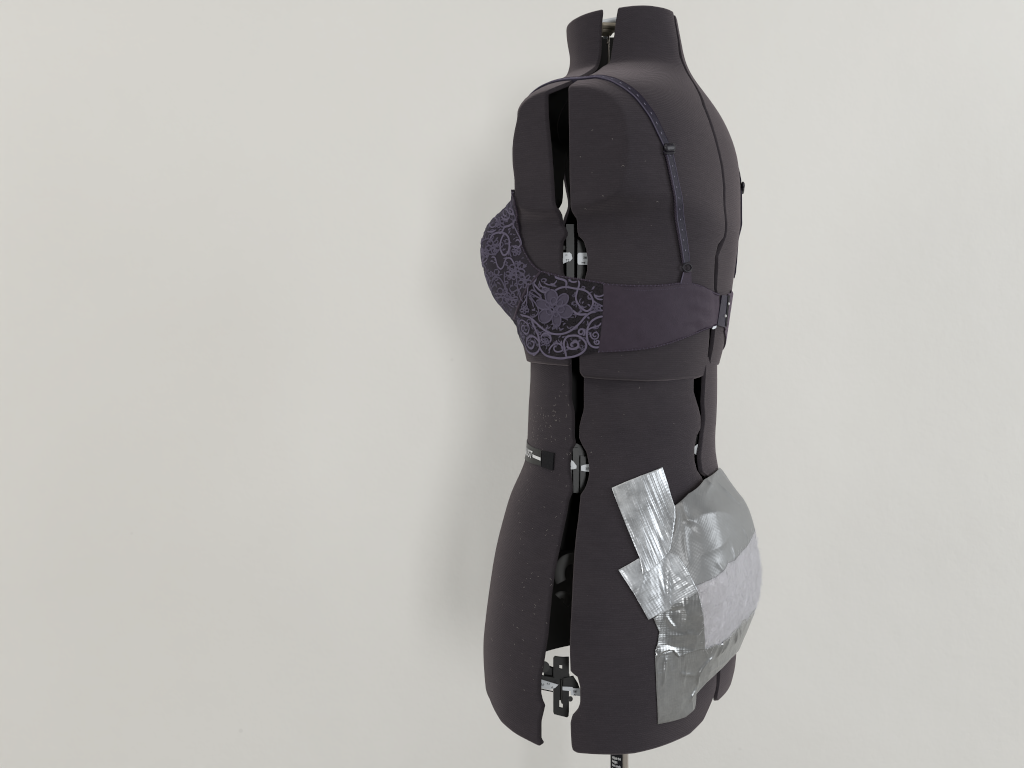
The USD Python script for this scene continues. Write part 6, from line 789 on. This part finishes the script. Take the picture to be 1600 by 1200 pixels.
def strap(sgn):
    fp = (lambda p: p) if sgn > 0 else (lambda p: [[-a, b] for a, b in p])
    st, P, N, S = ribbon(fp(front + up), .0008, .0088, .0009, bra, 'shoulder_strap', M['strapm'])
    obj('strap_edge', cord(P - S * sgn * .0041, N, .00055, .0006, k=6), M['edgem'], st)
    obj('strap_edge', cord(P + S * sgn * .0041, N, .0003, .0004, k=5), M['bandm'], st)
    ms = [cord(np.linspace(P[i], P[i + 1], 4) + N[i] * .0001, np.repeat(N[i:i + 1], 4, 0), .00050, .00035, k=5) for i in range(len(front) * 2, len(P) - 2, 4)]
    obj('stitching', cat(ms), M['stitchm'], st, kind='stuff')
    st2, P, N, S = ribbon(fp(dn), .0014 if sgn > 0 else .0004, .0098, .0010, bra, 'strap_loop', M['strapm'])
    obj('strap_edge', cord(P - S * sgn * .0036, N, .0006, .0006, k=6), M['edgem'], st2)
    zig = P - S * sgn * (.0055 + .0006 * (np.arange(len(P)) % 2))[:, None]
    q = np.linspace(0, len(P) - 1, len(P) * 2)
    dense = np.stack([np.interp(q, np.arange(len(P)), (P - S * sgn * .0056)[:, k]) for k in range(3)], 1); Nd = np.stack([np.interp(q, np.arange(len(P)), N[:, k]) for k in range(3)], 1); Sd = np.stack([np.interp(q, np.arange(len(P)), S[:, k]) for k in range(3)], 1)
    obj('strap_edge', cord(dense + Sd * (.0006 * (np.arange(len(q)) % 2 * 2 - 1))[:, None], Nd, .0005, .0006, k=5), M['bandm'], st2)
    obj('strap_edge', cord(P + S * sgn * .0045, N, .0004, .0004, k=5), M['edgem'], st2)
    ms = [cord(np.linspace(P[i], P[i + 1] * .7 + P[i] * .3, 4) + N[i] * .0001, np.repeat(N[i:i + 1], 4, 0), .00050, .00035, k=5) for i in range(2, len(P) - 2, 4)]
    obj('stitching', cat(ms), M['stitchm'], st2, kind='stuff')
    # slider: a padded bar over the join, and the ring at the band
    (a0, z0), (a1, z1) = D['slider']
    P, N = skin('U', np.radians(sgn * np.linspace(a0 - .8, a1 + .8, 9)), np.linspace(z0, z1, 9) + .0008, .0032)
    obj('strap_slider', cat([cord(P, N, .0042, .0022, k=10), cord(P + [0, 0, -.0052], N, .0014, .0016, k=8)]), M['ringm'], bra)
    if sgn < 0: return
    ra, rz = D['ring'][0]
    t = np.linspace(0, 2 * math.pi, 25)
    P, N = skin('U', np.radians(sgn * (ra + np.degrees(.0055 * np.cos(t) / .125))), rz + .0038 * np.sin(t), .0034 if sgn > 0 else .0012)
    obj('strap_ring', cord(P, N, .0009, .0009, k=8, tip=False), M['ringm'], bra)
    tb = D['strap_tab']
    o = obj('strap_tab', patch('U', fp(tb) if sgn > 0 else fp(tb)[::-1], .0026, .002, .001), M['bandm'], bra)
    obj('picot_trim', skin_cord('U', fp([tb[3], tb[0]]), .0030, .0006, .0006, .0015, k=6), M['edgem'], o)


strap(1); strap(-1)

# ---------------------------------------------------------------- the padding taped to the seat of the form
def tape_outlines():
    T1 = D['tape_T1'] + [[212, -.100], [222, -.118], [226, -.150], [214, -.163]] + D['tape_T1b']
    TD = D['tape_D'] + [[212, -.243], [226, -.240], [232, -.262], [222, -.286], [208, -.289]] + D['tape_Db'][3:]
    return T1, D['tape_C'], TD


pad = thing('padding', 'fluffy white wadding pad bulging out between strips of silver tape', 'padding', (0, 0, EYE))
th = np.radians(np.linspace(137, 223, 150)); z = np.linspace(0, 1, 120)
TH, Z = np.meshgrid(th, z)
Z = -.279 + (.012 * smooth(np.degrees(TH), 150, 185)) + (.146 - .012 * smooth(np.degrees(TH), 150, 185)) * Z
P, N = skin('P', TH, Z)
nz = meshkit.fbm(P * 55, 3, 7) - .5
n2 = meshkit.fbm(P * 260, 2, 9) - .5
vis = (~shapely.contains_xy(shapely.union_all([Polygon(np.array(q) * [.0023, 1]).buffer(0) for q in tape_outlines()]), np.degrees(TH) * .0023, Z)).astype(float)
P = P + N * (.0016 * nz + .0009 * n2 - .0011 + .0004 * vis)[..., None]
idx = np.arange(TH.size).reshape(TH.shape)
q = np.stack([idx[:-1, :-1], idx[:-1, 1:], idx[1:, 1:], idx[1:, :-1]], -1).reshape(-1, 4)
q = np.vstack([q[:, [0, 1, 2]], q[:, [0, 2, 3]]])
obj('wadding', solid(P.reshape(-1, 3), N.reshape(-1, 3), q, .004), M['batting'], pad, smooth=60)
# loose fibres
cv = UsdGeom.BasisCurves.Define(stage, str(pad.GetPath()) + '/fibre')
T1_, TC_, TD_ = tape_outlines()
cover = shapely.union_all([Polygon(np.array(q) * [.0023, 1]).buffer(.0005) for q in (T1_, TC_, TD_, D['tape_B'])])
pts, cnt = [], []
for k in range(16000):
    t = rng.uniform(math.radians(140), math.radians(218)); zz = rng.uniform(-.272, -.150)
    if cover.contains(shapely.Point(math.degrees(t) * .0023, zz)): continue
    p, n = skin('P', t, zz, .0)
    a = rng.normal(size=3); a -= n * (a @ n); a /= np.linalg.norm(a)
    l = rng.uniform(.003, .010); up_ = rng.uniform(.03, .42) ** 1.3
    b = rng.normal(size=3) * .35
    for s in (0, .33, .66, 1.0):
        pts.append(p + a * l * s + n * (l * up_ * s * (1.25 - .6 * s) + .0002) + b * l * s * s * .5)
    cnt.append(4)
cv.CreateTypeAttr('linear'); cv.CreatePointsAttr(Vt.Vec3fArray.FromNumpy(np.array(pts, np.float32))); cv.CreateCurveVertexCountsAttr(Vt.IntArray(cnt))
cv.CreateWidthsAttr(Vt.FloatArray([.00016])); cv.SetWidthsInterpolation('constant')
UsdShade.MaterialBindingAPI.Apply(cv.GetPrim()).Bind(M['fibre'])
cv.GetPrim().SetCustomDataByKey('kind', 'stuff')


# ---------------------------------------------------------------- the tape
def tape(name, label, poly, off, ridges, axis, material, seed, step=.0009, wav=.0006, str_=.0002, cr_=.0005, cf=(150, 55)):
    q, tri, edge = fill(poly, step)
    V, N = skin('P', np.radians(q[:, 0]), q[:, 1], off)
    h = np.zeros(len(V))
    for a, w, path in ridges:
        c, _ = on_skin('P', path, 0.0, .0012)
        d2 = ((V[:, None] - c[None]) ** 2).sum(2)
        k = d2.argmin(1); d = np.sqrt(d2[np.arange(len(V)), k])
        fade = np.sin(np.clip((k + 1.5) / (len(c) + 2), 0, 1) * math.pi) ** .5
        x = d / (w * .00066)
        h += a * .00075 * np.exp(-x ** 1.2) * fade
    nv = meshkit.fbm(V * 38, 3, seed) - .5
    st = (q * [.0023, 1]); ca, sa = math.cos(axis), math.sin(axis)
    uv = np.stack([st[:, 0] * ca + st[:, 1] * sa, -st[:, 0] * sa + st[:, 1] * ca], 1)
    stre = meshkit.fbm(np.stack([uv[:, 0] * 330, uv[:, 1] * 38, uv[:, 0] * 0], 1), 2, seed + 3) - .5
    cre = 1 - np.abs(2 * meshkit.fbm(np.stack([uv[:, 0] * cf[0], uv[:, 1] * cf[1], uv[:, 0] * 0], 1), 2, seed + 5) - 1) ** .7
    h += wav * nv + str_ * stre + cr_ * cre
    h *= np.where(edge > 0, .55, 1)
    V = V + N * h[:, None]
    vv, ff = solid(V, N, tri, .00028)
    o = obj(name, (vv, ff), material, None, uv=np.vstack([uv, uv]))
    UsdGeom.Xformable(o).AddTranslateOp().Set(Gf.Vec3d(0, 0, EYE))
    tag(o, label, 'tape', 'strips of silver tape holding the padding')
    return o


R = D['ridge']
T1, TC, TD = tape_outlines()
tape('silver_tape', 'bottom tape strip whose tail hangs straight down below the pad', TD, .0006, [(a * 2.8, w * 1.1, c) for a, w, c in R['D']], 0.0, M['tape3'], 3, .0010, .0016, .0002, .0008, (75, 28))
tape('silver_tape', 'widest smooth tape sheet over the top of the pad below the waist', T1, .0010, [(a * 3.0, w * 1.7, c) for a, w, c in R['T1']], -.6, M['tape2'], 5, .0011, .0016, .0001, .0003, (70, 26))
tape('silver_tape', 'crumpled tape strip running down the left edge of the pad', D['tape_C'], .0012, [(a * 1.6, w, c) for a, w, c in R['C']], 1.5, M['tape3'], 7, .0009, .0014, .0002, .0006, (80, 40))
tape('silver_tape', 'shiny pinched tape corner pointing left below the upright strip', D['tape_B'], .0017, [(a * 2.0, w * 1.15, c) for a, w, c in R['B']], -1.05, M['tape'], 9, wav=.0012, cr_=.0003, cf=(190, 40))
tape('silver_tape', 'shiny upright tape strip with long folds, topmost left piece', D['tape_A'], .0022, R['A'], .38, M['tape'], 11, cr_=.0006, cf=(210, 14))
